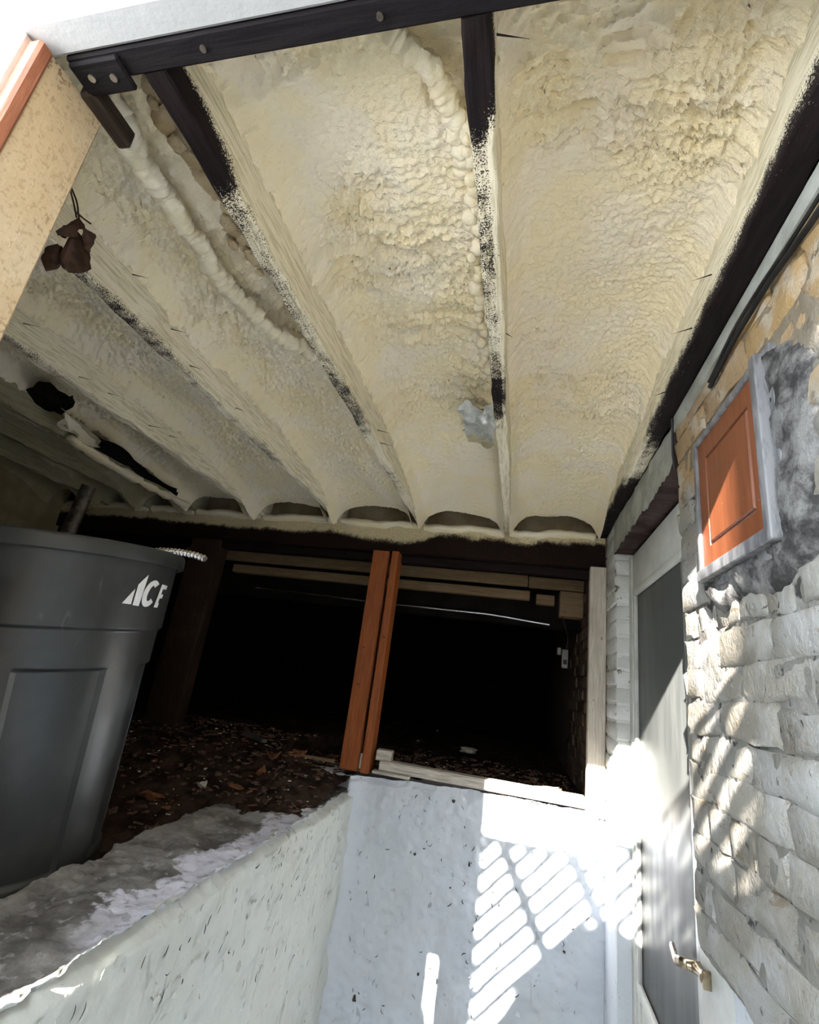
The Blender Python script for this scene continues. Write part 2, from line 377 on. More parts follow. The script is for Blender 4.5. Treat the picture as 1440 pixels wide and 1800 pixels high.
# back wall: white painted knee wall with rough upper edge
def back(u, v):
    z = -2.15 + v * (1.565 + .0 * u); top = ss(.955, 1, v)
    y = YB + .010 * fbm(u * 7, z * 7, 0, 23) + .004 * fbm(u * 28, z * 28, 0, 25) + top * (.018 + .005 * fbm(u * 26, 0, 0, 28))
    z = z + top * (.004 * fbm(u * 14, 0, 0, 27) - .03 * np.clip((-.30 - u) / .5, 0, 1))
    cor = np.clip(1 - (u + .945) / .11, 0, 1); y = y - .07 * cor ** 2
    return np.stack([u, y, z], 1)
P, F = sheet(back, np.linspace(-.955, .515, 190), np.linspace(0, 1, 170))
wb = add('wall_back', P, F, white_paint, kind='structure', ang=60)
# flakes of peeling paint on both white walls
def flakes(n, place, smin, smax, seed):
    r = np.random.default_rng(seed); mb = MB()
    for i in range(n):
        p, a, b, nrm = place(r); s = r.uniform(smin, smax); w = s * r.uniform(.25, .7); th = r.uniform(0, 6.28)
        u = a * math.cos(th) + b * math.sin(th); v = np.cross(nrm, u); k = r.uniform(.15, .6); J = r.uniform(.75, 1.25, 8)
        pts = [p - v * w * J[0], p + u * s * .6 - v * w * .7 * J[1] + nrm * s * k * .25, p + u * s * J[2] + nrm * s * k, p + u * s * .7 + v * w * .8 * J[3] + nrm * s * k * .4, p + v * w * J[4], p - u * s * .3 * J[5]]
        mb.put(np.array(pts) + nrm * .004, [(0, 1, 2), (0, 2, 3), (0, 3, 4), (0, 4, 5)])
    return mb
E3 = np.eye(3)
def pl_back(r): return np.array([r.uniform(-.9, .45), YB, r.uniform(-1.75, -.64)]), E3[0], E3[2], -E3[1]
def pl_left(r):
    y = r.uniform(.6, 3.2); return np.array([lip_x(y), y, -.72 - abs(r.normal(0, .45))]), E3[1], E3[2], E3[0]
flakes(230, pl_back, .006, .02, 5).add('paint_flakes', white_paint, parent=wb, kind='stuff', ang=None)
flakes(420, pl_left, .006, .022, 6).add('paint_flakes', ledge_paint, parent=wl, kind='stuff', ang=None)
def bare(P0, s, nrm, seed):
    r = np.random.default_rng(seed); n = 9; t = np.linspace(0, 6.28, n, endpoint=False); a, b = (E3[0], E3[2]) if abs(nrm[1]) > .5 else (E3[1], E3[2])
    R_ = s * r.uniform(.4, 1.1, n); q = np.array([P0 + a * x * c + b * y * c * 1.2 for x, y, c in zip(np.cos(t), np.sin(t), R_)]) + nrm * .006
    return np.concatenate([q, q - nrm * .02]), [tuple(range(n))] + [(i, (i + 1) % n, n + (i + 1) % n, n + i) for i in range(n)]
mb = MB()
for i, (x, z, s) in enumerate([(-.325, -.655, .011), (-.205, -.95, .012), (-.30, -1.08, .007), (-.76, -1.68, .016), (-.52, -.96, .008), (.03, -1.03, .008), (-.43, -1.5, .006), (.31, -1.24, .007)]):
    mb.put(*bare(np.array([x, YB, z]), s, -E3[1], i))
r9 = np.random.default_rng(99)
def stroke(mb, p, a, b, nrm, L, w, bend):
    t = np.linspace(-1, 1, 6); q = [np.array(p) + a * L * x + b * (bend * L * x * x) for x in t]; ww = w * np.sqrt(np.clip(1.02 - t * t, 0, 1))
    V = np.concatenate([[c - b * k + nrm * .012, c + b * k + nrm * .012] for c, k in zip(q, ww)]); mb.put(V, [(2 * i, 2 * i + 1, 2 * i + 3, 2 * i + 2) for i in range(5)])
for i in range(70):
    th = r9.normal(1.57, .7); a = E3[0] * math.cos(th) + E3[2] * math.sin(th); b = np.cross(a, E3[1])
    stroke(mb, (r9.uniform(-.88, .42), YB, r9.uniform(-1.75, -.66)), a, b, -E3[1], r9.uniform(.006, .018), r9.uniform(.0012, .003), r9.normal(0, .5))
mb.add('bare_spots', hole_mat, parent=wb, kind='stuff', ang=None)
mb = MB()
for i in range(170):
    y = r9.uniform(.7, 3.15); z = -.73 - abs(r9.normal(0, .4)); th = r9.normal(1.2, .45); a = E3[1] * math.cos(th) + E3[2] * math.sin(th); b = np.cross(a, E3[0])
    stroke(mb, (lip_x(y), y, z), a, b, E3[0], r9.uniform(.006, .02), r9.uniform(.0012, .0035), r9.normal(0, .5))
mb.add('bare_spots', hole_mat, parent=wl, kind='stuff', ang=None)

V, F = bbox((-1.7, 3.285, -2.2), (.5, 3.7, -.632)); add('footing', V, F, white_paint, parent=wb)
V, F = bbox((-3.0, -.60, -2.2), (-1.02, 3.6, -.93)); add('footing', V, F, white_paint, parent=wl)
# dirt ground of the crawl space
def gz(x, y):
    z = -.83 + .30 * ss(1.7, 3.4, y) - .05 * ss(3.6, 5, y)
    z = np.where(x > -1.45, np.minimum(z, -.692 + .06 * ss(2.6, 3.2, y) + np.where(y < 3.2, (-.98 - x) * .25, 0)), z)
    z = z + .014 * fbm(x * 6, y * 6, 0, 41) + .007 * fbm(x * 24, y * 24, 0, 43)
    return z
def ground(u, v):
    x = u; y = v; z = gz(x, y)
    z = np.where((x > -1.5) & (y < 3.2), np.where(y < 2.55 + .25 * vn(x * 5, y * 5, 0, 3), z - .2 * (x > -1.42), z), z)
    return np.stack([x, y, z], 1)
P, F = sheet(ground, np.r_[np.linspace(-4.6, -2.2, 50), np.linspace(-2.17, -.97, 90)], np.r_[np.linspace(-.62, 3.30, 150), np.linspace(3.35, 8.1, 90)])
add('ground', P, F, dirt, kind='structure', ang=60)
def ground2(u, v): return np.stack([u, v, -.575 - .05 * ss(3.5, 4.5, v) + .012 * fbm(u * 7, v * 7, 0, 41) + .007 * fbm(u * 26, v * 26, 0, 43)], 1)
P, F = sheet(ground2, np.linspace(-.99, .60, 60), np.r_[3.275, np.linspace(3.29, 8.1, 120)]); g2 = add('ground', P, F, dirt, kind='structure', ang=60)

# crawl-space shell and outdoor surroundings
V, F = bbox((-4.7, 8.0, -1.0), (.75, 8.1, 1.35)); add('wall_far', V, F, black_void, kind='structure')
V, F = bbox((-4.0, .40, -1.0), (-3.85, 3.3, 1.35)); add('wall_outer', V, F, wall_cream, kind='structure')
V, F = bbox((-4.0, 3.3, -1.0), (-3.86, 8.0, 1.35)); add('wall_crawl_left', V, F, black_void, kind='structure')  # outer wall carried on, coloured black as if unlit
V, F = bbox((-4.7, -9, -.80), (-.98, -.64, -.70)); V2, F2 = bbox((-.98, -9, -.80), (5.0, -.64, -.70))
MB().put(V, F).put(V2, F2).add('ground_outside', yard, kind='structure')
V, F = bbox((-.98, -.70, -2.2), (.70, -.62, -.70)); add('wall_front', V, F, ledge_paint, kind='structure')

V, F = bbox((-4.0, .36, -.85), (-1.14, .43, 1.05)); add('wall_sky_block', V, F, black_void, kind='structure')  # unseen wall added to keep sun and sky light off the bin
# ------------------------------------------------------------------ brick wall on the right
XW, YJ, YD = .50, 1.735, 2.93
def wall_slab(u, v):
    x = XW + .0040 + .004 * fbm(u * 9, v * 9, 0, 61) + .003 * fbm(u * 30, v * 30, 0, 63); return np.stack([x, u, v], 1)
P, F = sheet(wall_slab, np.linspace(YJ - .012, -.66, 200), np.linspace(-.57, 1.5, 170))
mb = MB().put(P, F)
mb.put(*bbox((XW + .045, -.66, -.57), (XW + .30, YJ - .010, 4.5))); mb.put(*bbox((XW + .012, -9, -.72), (XW + .3, -.655, 4.5)))
mb.put(*bbox((XW + .02, YJ - .02, .985), (XW + .30, 3.30, 1.6)))
mb.put(*bbox((XW + .13, 1.6, -2.15), (XW + .3, 3.0, 1.3)))
wr = mb.add('wall_right', mortar, kind='structure')
fnd = MB(); fnd.put(*bbox((XW + .068, -.62, -2.15), (XW + .3, 1.90, -.565), .006)); fnd.put(*bbox((XW + .004, YD, -2.15), (XW + .3, 3.30, -.60), .02, 2))
fnd.add('foundation', white_paint, parent=wr, label='smooth bluish white foundation below the brick')
# brick variants: rough front facing -x, 6 x 4 vertices and a skirt running into the wall
def brick_mesh(name, L, H, D, seed, mat, bulge=.0015, rgh=.007):
    r = np.random.default_rng(seed); nu, nv = 6, 4
    us = np.array([-.5, -.44, -.16, .16, .44, .5]); vs = np.array([-.5, -.34, .34, .5]); V = []
    for v in vs:
        for u in us:
            e = (abs(u) > .49) or (abs(v) > .49); cnr = (abs(u) > .49) and (abs(v) > .49)
            x = r.normal(0, rgh * .55) + (.0030 + .003 * r.random() if e else -bulge) + (.002 if cnr else 0)
            V.append((x, u * L + r.normal(0, .004), v * H + r.normal(0, .0028)))
    F = gridF(nu, nv); ring = [0, 1, 2, 3, 4, 5, 11, 17, 23, 22, 21, 20, 19, 18, 12, 6]; b = len(V)
    for i in ring: V.append((D, V[i][1], V[i][2]))
    for k in range(16): F.append((ring[k], b + k, b + (k + 1) % 16, ring[(k + 1) % 16]))
    F = [tuple(reversed(f)) for f in F]
    me = bpy.data.meshes.new(name); me.from_pydata((np.array(V) * S).tolist(), [], F); me.update(); me.polygons.foreach_set('use_smooth', [True] * len(me.polygons)); me.set_sharp_from_angle(angle=math.radians(55)); me.materials.append(mat)
    return me
PITCH = .0862
STR = [brick_mesh('brick_stretcher', .280, .083, .05, 100 + i, brick_mat) for i in range(8)]
HDR = [brick_mesh('brick_header', .134, .083, .05, 200 + i, brick_mat) for i in range(5)]
def place(me, parent, y, z, x, wx=None):
    o = bpy.data.objects.new('brick', me); o.parent = parent; COL.objects.link(o)
    o.location = Vector(np.array([x, y, z]) * S + np.array([0, 0, Z0]) - WPOS[parent.name]); return o
k = 0
CAB = (1.06, 1.49, .36, .76)      # recess kept clear for the access hatch (y0, y1, z0, z1)
z = -.563 + PITCH / 2; row = 0
while z < 1.02:
    header = row % 6 == 3; y = YJ + (0 if not header else 0) + .0
    first = True
    while y > .28:
        Lb = .126 if header or (first and row % 2) else .272
        pitch = Lb + .0115; yc = y - Lb / 2 + RNG.normal(0, .003)
        inside = CAB[0] < yc + Lb * .3 and yc - Lb * .3 < CAB[1] and CAB[2] < z + .03 and z - .03 < CAB[3]
        if not inside:
            me = (HDR if Lb < .2 else STR)[k % (5 if Lb < .2 else 8)]; place(me, wr, yc, z + RNG.normal(0, .003), XW + RNG.normal(0, .0025)); k += 1
        y -= pitch; first = False
    z += PITCH; row += 1
# pier beyond the door: one painted brick per course, returning into the reveal
def pier_mesh(seed):
    bm = bmesh.new(); bmesh.ops.create_cube(bm, size=1.0)
    for v in bm.verts: v.co = Vector((v.co.x * .14, v.co.y * .345, v.co.z * .0835))
    bmesh.ops.bevel(bm, geom=bm.edges[:], offset=.012, segments=1, affect='EDGES')
    r = random.Random(seed)
    for v in bm.verts: v.co += Vector((r.gauss(0, .0022), r.gauss(0, .0022), r.gauss(0, .002)))
    for v in bm.verts: v.co *= S
    me = bpy.data.meshes.new('pier_brick'); bm.to_mesh(me); bm.free(); me.polygons.foreach_set('use_smooth', [True] * len(me.polygons)); me.set_sharp_from_angle(angle=math.radians(50)); me.materials.append(pier_mat); return me
PM = [pier_mesh(i) for i in range(6)]
z = -.60 + PITCH / 2; i = 0
while z < 1.0:
    place(PM[i % 6], wr, YD + .172 + RNG.normal(0, .003), z, XW + .07 + RNG.normal(0, .002)); z += PITCH; i += 1
V, F = bbox((XW + .007, YD + .007, -.62), (XW + .2, 3.27, 1.0)); add('pier_mortar', V, F, pier_mat, parent=wr)
# grey mortar repair smeared round the hatch
def smear(u, v):
    t = u; c = np.array([XW - .002, 1.275, .555]); ex = 1 + .16 * fbm(np.cos(t) * 3, np.sin(t) * 3, 0, 77, 4)
    hw = .225 + v * (np.where(np.cos(t) > 0, .025, .16) * ex); hh = .212 + v * (np.where(np.sin(t) > 0, .015, .10) * ex)
    p = 1 / (np.abs(np.cos(t)) ** 6 + np.abs(np.sin(t)) ** 6) ** (1 / 6)
    y = c[1] + np.cos(t) * p * hw; z_ = c[2] + np.sin(t) * p * hh
    x = XW - .013 + ss(.55, 1, v) * .026 + .006 * fbm(y * 25, z_ * 25, 0, 79)
    return np.stack([x, y - .04 * v * 0, z_], 1)
us = np.linspace(0, 2 * np.pi, 140); P, F = sheet(smear, us, np.linspace(0, 1, 12)); F = [tuple(reversed(f)) for f in F]
add('mortar_patch', P, F, patch_mat, parent=wr, label='rough dark grey mortar smeared round the hatch', ang=60)
# brick wall running on into the crawl space
P, F = sheet(lambda u, v: np.stack([.462 + .004 * fbm(u * 20, v * 20), u, v], 1), np.linspace(8.0, 3.30, 60), np.linspace(-.7, 1.3, 40))
mb = MB().put(P, F).put(*bbox((.475, 3.285, -2.2), (.85, 8.1, 1.46)))
wc = mb.add('wall_crawlspace', dim_brick, kind='structure')
CB = [brick_mesh('crawl_brick', .272, .074, .05, 300 + i, dim_brick) for i in range(4)]
z = -.66; row = 0
while z < .85:
    y = 3.50 + (.14 if row % 2 else 0)
    while y < 5.2: place(CB[(k + row) % 4], wc, y, z, .452 + RNG.normal(0, .004)); y += .284; k += 1
    z += PITCH; row += 1

# ------------------------------------------------------------------ ceiling: deck above and foam bays
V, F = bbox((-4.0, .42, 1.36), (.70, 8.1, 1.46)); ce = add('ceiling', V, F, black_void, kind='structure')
def foam_bay(x0, x1, seed, nx, ny, hole=None, y0=.47, y1=3.13, amp=1.0):
    xs = np.linspace(x0, x1, nx); ys = np.linspace(y0, y1, ny); X, Y = [a.ravel() for a in np.meshgrid(xs, ys)]
    w = x1 - x0; c = (X - (x0 + x1) / 2) / (w / 2)
    Xw = X + .04 * fbm(X * 5, Y * 5, 0, seed + 9); Yw = Y + .05 * fbm(X * 4, Y * 4, 0, seed + 11)
    z = 1.215 - .095 * ss(2.1, 3.1, Y) - .035 * ss(0, .8, Y - .45) * 0
    z = z + .020 * fbm(X * 3.2, Y * 2.2, 0, seed)
    z = z - .055 * np.abs(c) ** 5 - .03 * ss(.80, 1, np.abs(c))
    band = ss(-.15, .45, fbm(X * 2.0, Y * 2.6, 0, seed + 3))
    smooth = ss(2.35, 2.75, Y)
    rip = fbm(Xw * 5, Yw * 26, 0, seed + 5, 2); pop = 1 - np.abs(fbm(Xw * 34, Yw * 44, 0, seed + 7, 3)); pop2 = fbm(X * 95, Y * 130, 0, seed + 8, 2); sca = 1 - np.abs(vn(Xw * 42, Yw * 80, 0, seed + 21))
    z = z - amp * (1 - .75 * smooth) * (.014 * rip * (.25 + band) + .012 * (pop - .6) * (.3 + .9 * band) + .021 * (sca - .6) * (.35 + band) + .0055 * pop2)
    edge = ss(.80, .95, np.abs(c)); lump = 1 - np.abs(fbm(X * 24, Y * 18, 0, seed + 13, 2)); z = z - edge * .020 * lump * (1 - smooth)
    bowl = 1.0
    z = z + .10 * ss(3.02, 3.13, Y) * 0
    arch = ss(2.75, 3.13, Y); z = z + arch * (.012 - .065 * np.abs(c) ** 2.5 - .045 * (1 - ss(-.2, .2, x0 + 1.5) * 1.0) * 0 - .05)
    if hole is not None: z = z + hole(X, Y)
    return np.stack([X, Y, z], 1), gridF(nx, ny), X, Y
def bay(x0, x1, seed, nx, ny, mat=foam, **k):
    P, F, X, Y = foam_bay(x0, x1, seed, nx, ny, **k); F = [tuple(reversed(f)) for f in F]
    return add('foam', P, F, mat, parent=ce, ang=None if False else 80)
h_ = .018
bay(JX[6] + h_, .440, 1, 125, 560)
bay(JX[5] + h_, JX[6] - h_, 2, 125, 560, hole=lambda X, Y: .055 * ss(-.29, -.24, X) * ss(.75, .70, Y + (X + .32) * .9 * 0) - .03 * np.exp(-((X + .27) / .12) ** 2 - ((Y - 1.55) / .18) ** 2) * -1)
bay(JX[4] + h_, JX[5] - h_, 3, 125, 520, hole=lambda X, Y: .05 * ss(-.98, -.90, X) * ss(1.5, 1.3, Y))
bay(JX[3] + h_, JX[4] - h_, 4, 110, 420)
bay(JX[2] + h_, JX[3] - h_, 5, 90, 320)
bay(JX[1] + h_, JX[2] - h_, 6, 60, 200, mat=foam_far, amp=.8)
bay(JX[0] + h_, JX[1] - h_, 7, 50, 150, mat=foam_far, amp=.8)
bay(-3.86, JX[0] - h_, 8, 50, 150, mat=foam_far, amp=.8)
V, F = bbox((-3.85, 3.44, .98), (.47, 3.5, 1.36), .0); add('foam', V, F, foam_dark, parent=ce, label='brown foam behind the back beam')
# ropes of foam along the seams and lumpy squeeze-out beside them
def rope(pts, r0, seed, n=480, m=20):
    C = smooth_path(pts, n); d = np.r_[0, np.cumsum(np.linalg.norm(np.diff(C, axis=0), axis=1))]; t = np.linspace(0, 2 * np.pi, m, endpoint=False)
    C = C + np.stack([.006 * fbm(d * 9, 0, 0, seed), np.zeros(n), .005 * fbm(d * 11, 3, 0, seed)], 1)
    def prof(i, tt):
        ph = d[i] * 95 + 2.5 * vn(d[i] * 14, 0, 0, seed) ; sc = abs(math.sin(ph))
        r = r0 * (.78 + .26 * sc + .26 * fbm(d[i] * 40 + np.cos(t), np.sin(t) * 1.5 + d[i] * 18, 0, seed + 2)) * (min(1, .45 + 6 * tt) * min(1, .3 + 6 * (1 - tt)))
        return np.stack([np.cos(t) * r, np.sin(t) * r * .8], 1)
    return sweep(C, prof)
b1 = [(-.950, .55, 1.14), (-.975, .63, 1.14), (-.998, .69, 1.14), (-1.004, .77, 1.14), (-1.000, .88, 1.135), (-1.016, 1.05, 1.135), (-1.012, 1.19, 1.135), (-.96, 1.33, 1.135), (-.87, 1.49, 1.14), (-.80, 1.62, 1.15)]
V, F = rope(b1, .034, 3); add('foam_rope', V, F, foam_bead, parent=ce, label='thick wavy rope of cream foam', ang=80)
b2 = [(-.335, .55, 1.185), (-.300, .59, 1.185), (-.262, .625, 1.18), (-.232, .67, 1.175), (-.212, .73, 1.175), (-.204, .80, 1.175), (-.200, .90, 1.18)]
V, F = rope(b2, .026, 8, 240); add('foam_rope', V, F, foam_bead, parent=ce, label='ribbed curved rope of cream foam near the rim board', ang=80)
def blob(c, r, seed, sq=(1, 1, 1)):
    bm = bmesh.new(); bmesh.ops.create_icosphere(bm, subdivisions=2, radius=1.0); V = np.array([v.co[:] for v in bm.verts]); F = [tuple(v.index for v in f.verts) for f in bm.faces]; bm.free()
    d = 1 + .30 * fbm(V[:, 0] * 1.8, V[:, 1] * 1.8, V[:, 2] * 1.8, seed); return V * d[:, None] * r * np.array(sq) + c, F
mb = MB()
for i in range(230):
    y = RNG.uniform(.56, 1.42); x = RNG.uniform(-.955, -.765) if y < 1.2 else RNG.uniform(-.90, -.765)
    mb.put(*blob(np.array([x, y, 1.232 + RNG.normal(0, .010)]), RNG.uniform(.012, .028), i, (1, 1.35, .65)))
mb.add('foam_globs', foam_dark, parent=ce, kind='stuff', label='glossy brown globs of aged foam beside the joist', ang=80)
mb = MB()
for i in range(60):
    y = RNG.uniform(.74, 1.70); mb.put(*blob(np.array([-.175 + RNG.normal(0, .008) - .012 * (y > 1.1), y, 1.165 + RNG.normal(0, .01)]), RNG.uniform(.012, .024), 200 + i, (1, 1.2, .9)))
mb.add('foam_globs', foam_bead, parent=ce, kind='stuff', label='bead of smooth foam drips along the joist', ang=80)
# foam skirts lying over the back beam between the joists
for a, b, sd_ in [(JX[6] + .02, .43, 1), (JX[5] + .02, JX[6] - .02, 2), (JX[4] + .02, JX[5] - .02, 3), (JX[3] + .02, JX[4] - .02, 4), (JX[2] + .02, JX[3] - .02, 5), (JX[1] + .02, JX[2] - .02, 6), (-3.8, JX[1] - .02, 7)]:
    n = 40; xs = np.linspace(a, b, n); C = np.stack([xs, 3.268 + .006 * fbm(xs * 8, sd_), 1.000 + .012 * fbm(xs * 6, sd_ * 3.1) - .018 * np.clip((np.abs(xs - (a + b) / 2) / ((b - a) / 2)), 0, 1) ** 6 * 0], 1)
    V, F = sweep(C, lambda i, t: circ(1, 12) * np.array([.035, .026]) * (1 + .2 * vn(t * 7, sd_)))
    add('foam_skirt', V, F, foam, parent=ce, ang=80)

# ------------------------------------------------------------------ joists
def timber(name, P0, P1, w, h, mat, parent=None, n=150, wob=.003, cover=None, seed=0, bot=7, bev=.004, up=(0, 0, 1), **k):
    """beam swept from P0 to P1 (line of the bottom centre), w wide, h tall, 'cover' attr = amount of overspray"""
    P0, P1 = np.array(P0, float), np.array(P1, float); t = np.linspace(0, 1, n); C = P0 + (P1 - P0) * t[:, None]
    xs = np.linspace(-w / 2 + bev, w / 2 - bev, bot); pr = [(x, 0.0) for x in xs] + [(w / 2, bev), (w / 2, h * .33), (w / 2, h * .66), (w / 2, h), (-w / 2, h), (-w / 2, h * .66), (-w / 2, h * .33), (-w / 2, bev)]
    pr = np.array(pr); isb = np.array([1.0] * bot + [.75] + [0] * 6 + [.75]); L = np.linalg.norm(P1 - P0)
    def prof(i, tt):
        s_ = tt * L; q = pr.copy(); q[:, 0] += wob * fbm(s_ * 9 + pr[:, 1] * 8, pr[:, 0] * 30, 0, seed); q[:, 1] += wob * isb * fbm(s_ * 8, pr[:, 0] * 25, 0, seed + 5); return q
    V, F = sweep(C, prof, up=up)
    at = None
    if cover is not None:
        at = np.concatenate([np.where(isb > .5, cover(t[i] * L, pr[:, 0] / w), 1.35) for i in range(n)])
    return add(name, V, F, mat, parent=parent, attr=at, **k)
jdefs = [  # dark length, mean cover later, label
    (0, 'cream foam coated joist farthest left, behind the bin', lambda s, u: .75 + 0 * u),
    (1, 'foam coated joist above the steel pipe, second from the left wall', lambda s, u: .8 + 0 * u),
    (2, 'foam coated joist beside the torn strip of foam', lambda s, u: .7 + 0 * u),
    (3, 'foam coated joist with bent nails, right of the torn foam', lambda s, u: .62 + .3 * ss(.9, 1.6, s) + .15 * vn(s * 3, 1) + 0 * u),
    (4, 'foam coated joist with a grey underside next to the dead leaves', lambda s, u: .42 + .12 * u + .28 * ss(.8, 1.6, s) + .2 * vn(s * 3, 2)),
    (5, 'joist with a black front end between the thick foam rope and the wide bay', lambda s, u: -.7 + 1.12 * ss(.04, .30, s) + .12 * u + .22 * vn(s * 2.6, 3) + .35 * ss(1.35, 1.6, s)),
    (6, 'joist with a black front end and a white rear end, right of the plastic scrap', lambda s, u: -.75 + 1.25 * ss(-.03, .26, s) + .25 * (u > .2) + .22 * vn(s * 2.4, 4) - .5 * np.exp(-((s - 1.1) / .16) ** 2) + .55 * ss(1.32, 1.5, s)),
]
for i, lab, cov in jdefs:
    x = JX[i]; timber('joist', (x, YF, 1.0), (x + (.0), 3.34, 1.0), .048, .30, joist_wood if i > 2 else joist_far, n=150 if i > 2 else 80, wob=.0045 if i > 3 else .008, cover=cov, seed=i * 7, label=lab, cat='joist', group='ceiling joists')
# lumps of foam hanging off the rear half of the joists are part of the foam
# ledger against the brick wall
timber('ledger_beam', (.452, .43, 1.0), (.475, 3.27, 1.0), .062, .32, joist_wood, n=150, wob=.005, seed=91, cover=lambda s, u: -.25 + .5 * np.exp(-((s - 1.75) / .33) ** 2) * 1.5 + .25 * vn(s * 3, 9) + .28 * (u < -.2) + .12 * np.exp(-((s - .7) / .3) ** 2), label='black ledger beam running along the top of the brick wall', cat='beam')
# front rim board, fascia, bracket
V, F = bbox((-.89, .44, 1.0), (.44, .485, 1.34), .004); rim = add('rim_board', V, F, dark_rim, label='dark painted rim board across the front ends of the joists', cat='board')
V, F = bbox((-4.0, .44, .99), (-1.06, .485, 1.355), .004); add('rim_board', V, F, dark_rim, label='unseen rim board added left of the cream post against stray sun', cat='board')  # added out of view to stop sun leaking past the post
for i in (0, 2, 5):
    x = -.80 + i * .105 + RNG.normal(0, .02); V, F = tube([(x, .462, 1.004), (x, .462, .996)], .006, 8); mb = MB().put(V, F); mb.add('screw_head', metal_dark, parent=rim, label='dull screw head')
V, F = bbox((-1.10, .385, 1.0), (.44, .438, 1.5), .005); add('fascia_board', V, F, fascia_paint, label='white fascia board in front of the dark rim board', cat='board')
mb = MB().put(*bbox((-.885, .445, .988), (-.775, .502, 1.0), .004)); br = mb.add('joist_bracket', dark_rim, label='dark wooden cleat screwed under the left end of the rim board', cat='cleat')
V, F = tube([(-.85, .47, .989), (-.85, .47, .985)], .007, 8); add('screw_head', V, F, metal_grey, parent=br); V, F = tube([(-.805, .475, .989), (-.805, .475, .985)], .007, 8); add('screw_head', V, F, metal_grey, parent=br)
V, F = bbox((-.905, .49, .985), (-.872, .60, 1.03), .006); add('trimmer_board', V, F, M_wood('grimy_trimmer', (.02, .013, .009, 1), (.06, .04, .027, 1), (14, 1.2, 14), .8), label='short grimy board running back from the top of the cream post', cat='board')

# ------------------------------------------------------------------ back beam, posts, sill
timber('back_beam', (-3.85, YB + .04, .80), (.495, YB + .04, .80), .085, .20, beam_wood, n=160, wob=.003, seed=51, bot=5, up=(0, 0, 1),
       cover=lambda s, u: -.5 + 0 * u, label='dark brown beam carrying the rear ends of the joists', cat='beam')
bb = bpy.data.objects['back_beam']
at = bb.data.attributes['cover']; co = np.empty(len(bb.data.vertices) * 3); bb.data.vertices.foreach_get('co', co); co = co.reshape(-1, 3)
zz = co[:, 2] / S; xx = (co[:, 0] + WPOS['back_beam'][0]) / S
at.data.foreach_set('value', (-.55 + 1.6 * ss(.06, .20, zz - .03 * fbm(xx * 2, 0, 0, 5) + .05 * ss(-.5, -.9, xx))).astype(float))
V, F = bbox((-2.4, YB + .065, .745), (.42, YB + .135, .80), .005); add('beam_plate', V, F, dark_wood, label='dark plank bolted under the rear of the back beam', cat='plank')
op = empty('post', (-.95, YB + .03, -.60), 'orange double stud post standing on the sill between ground and back beam', 'post')
V, F = bbox((-1.048, YB - .01, -.60), (-.930, YB + .045, .803), .005); add('stud', V, F, orange_wood, parent=op)
V, F = bbox((-.908, YB - .022, -.60), (-.856, YB + .10, .803), .005); add('stud', V, F, orange_wood, parent=op)
V, F = bbox((-.934, YB + .02, -.60), (-.904, YB + .05, -.50), .004); add('shim', V, F, chip_pale, parent=op, label='white sliver of wood at the foot')
V, F = bbox((-2.56, 3.32, -.60), (-2.30, 3.44, 1.02), .012, 2)
add('post', V, F, post_dark, label='dark rust streaked post behind the black bin', cat='post')
V, F = bbox((-1.045, .425, -.70), (-.90, .55, .995), .006); fp = add('post', V, F, post_mat, label='cream painted front post flecked with brown at the left edge', cat='post')
V, F = bbox((-.925, .402, -.70), (-.893, .428, .99), .005); add('corner_strip', V, F, red_wood, parent=fp, label='red brown corner strip')
V, F = bbox((-1.045, .392, -.70), (-.925, .426, 1.0), .004); add('face_board', V, F, M_simple('pale_pink_board', (.62, .50, .46, 1), (.70, .60, .56, 1)), parent=fp, label='pale pinkish outer board')
V, F = bbox((.402, YB - .035, -.60), (.500, YB + .03, .80), .004); add('stud', V, F, pale_stud, label='whitewashed wooden stud beside the brick pier', cat='stud')
V, F = bbox((-.80, YB - .005, -.572), (.405, YB + .085, -.515), .008); sl = add('sill_board', V, F, sill_wood, label='weathered whitish sill board on top of the white back wall', cat='board')
V, F = bbox((-.835, YB - .02, -.590), (-.60, YB + .04, -.572), .004); add('sill_strip', V, F, sill_wood, label='thin splintered strip under the left end of the sill board', cat='strip')
V, F = bbox((-.835, YB + .02, -.520), (-.735, YB + .10, -.460), .004, rot=rotz(.1)); add('wood_block', V, F, sill_wood, label='small pale wood block at the foot of the orange post', cat='block')

# tan header boards and nailed block beyond the beam
for (x0, x1, y0, y1, z0, z1, lab) in [(-3.1, .03, 3.96, 4.01, .78, .865, 'long tan header board behind the back beam'), (-2.6, .05, 4.02, 4.095, .685, .755, 'lower tan header board below the long one'), (.036, .45, 3.96, 4.01, .775, .86, 'short tan board at the right end of the long header board')]:
    V, F = bbox((x0, y0, z0), (x1, y1, z1), .004); add('header_board', V, F, tan_wood, label=lab, cat='board')
V, F = bbox((.275, 3.97, .575), (.45, 4.095, .77), .004); add('wood_block', V, F, tan_wood, label='tan nailed wood block under the header at the brick corner', cat='block')
V, F = bbox((.10, 4.04, .66), (.24, 4.095, .74), .004); add('wood_block', V, F, tan_wood, label='small tan block hanging in the dark left of the nailed block', cat='block')
V, F = bbox((-3.8, 4.098, .49), (.46, 4.2, 1.3), .004); add('bulkhead_board', V, F, black_void, label='board coloured black for the dark behind the tan headers', cat='board')  # black colour puts the dark of the opening into this board
C = smooth_path([(-2.4, 4.084, .568), (-1.07, 4.084, .548), (-.18, 4.084, .549), (-.09, 4.084, .536), (.25, 4.084, .514)], 80); V, F = tube(C, .010, 10); add('water_pipe', V, F, metal_bright, label='thin shiny pipe running across the dark crawl space', cat='pipe')
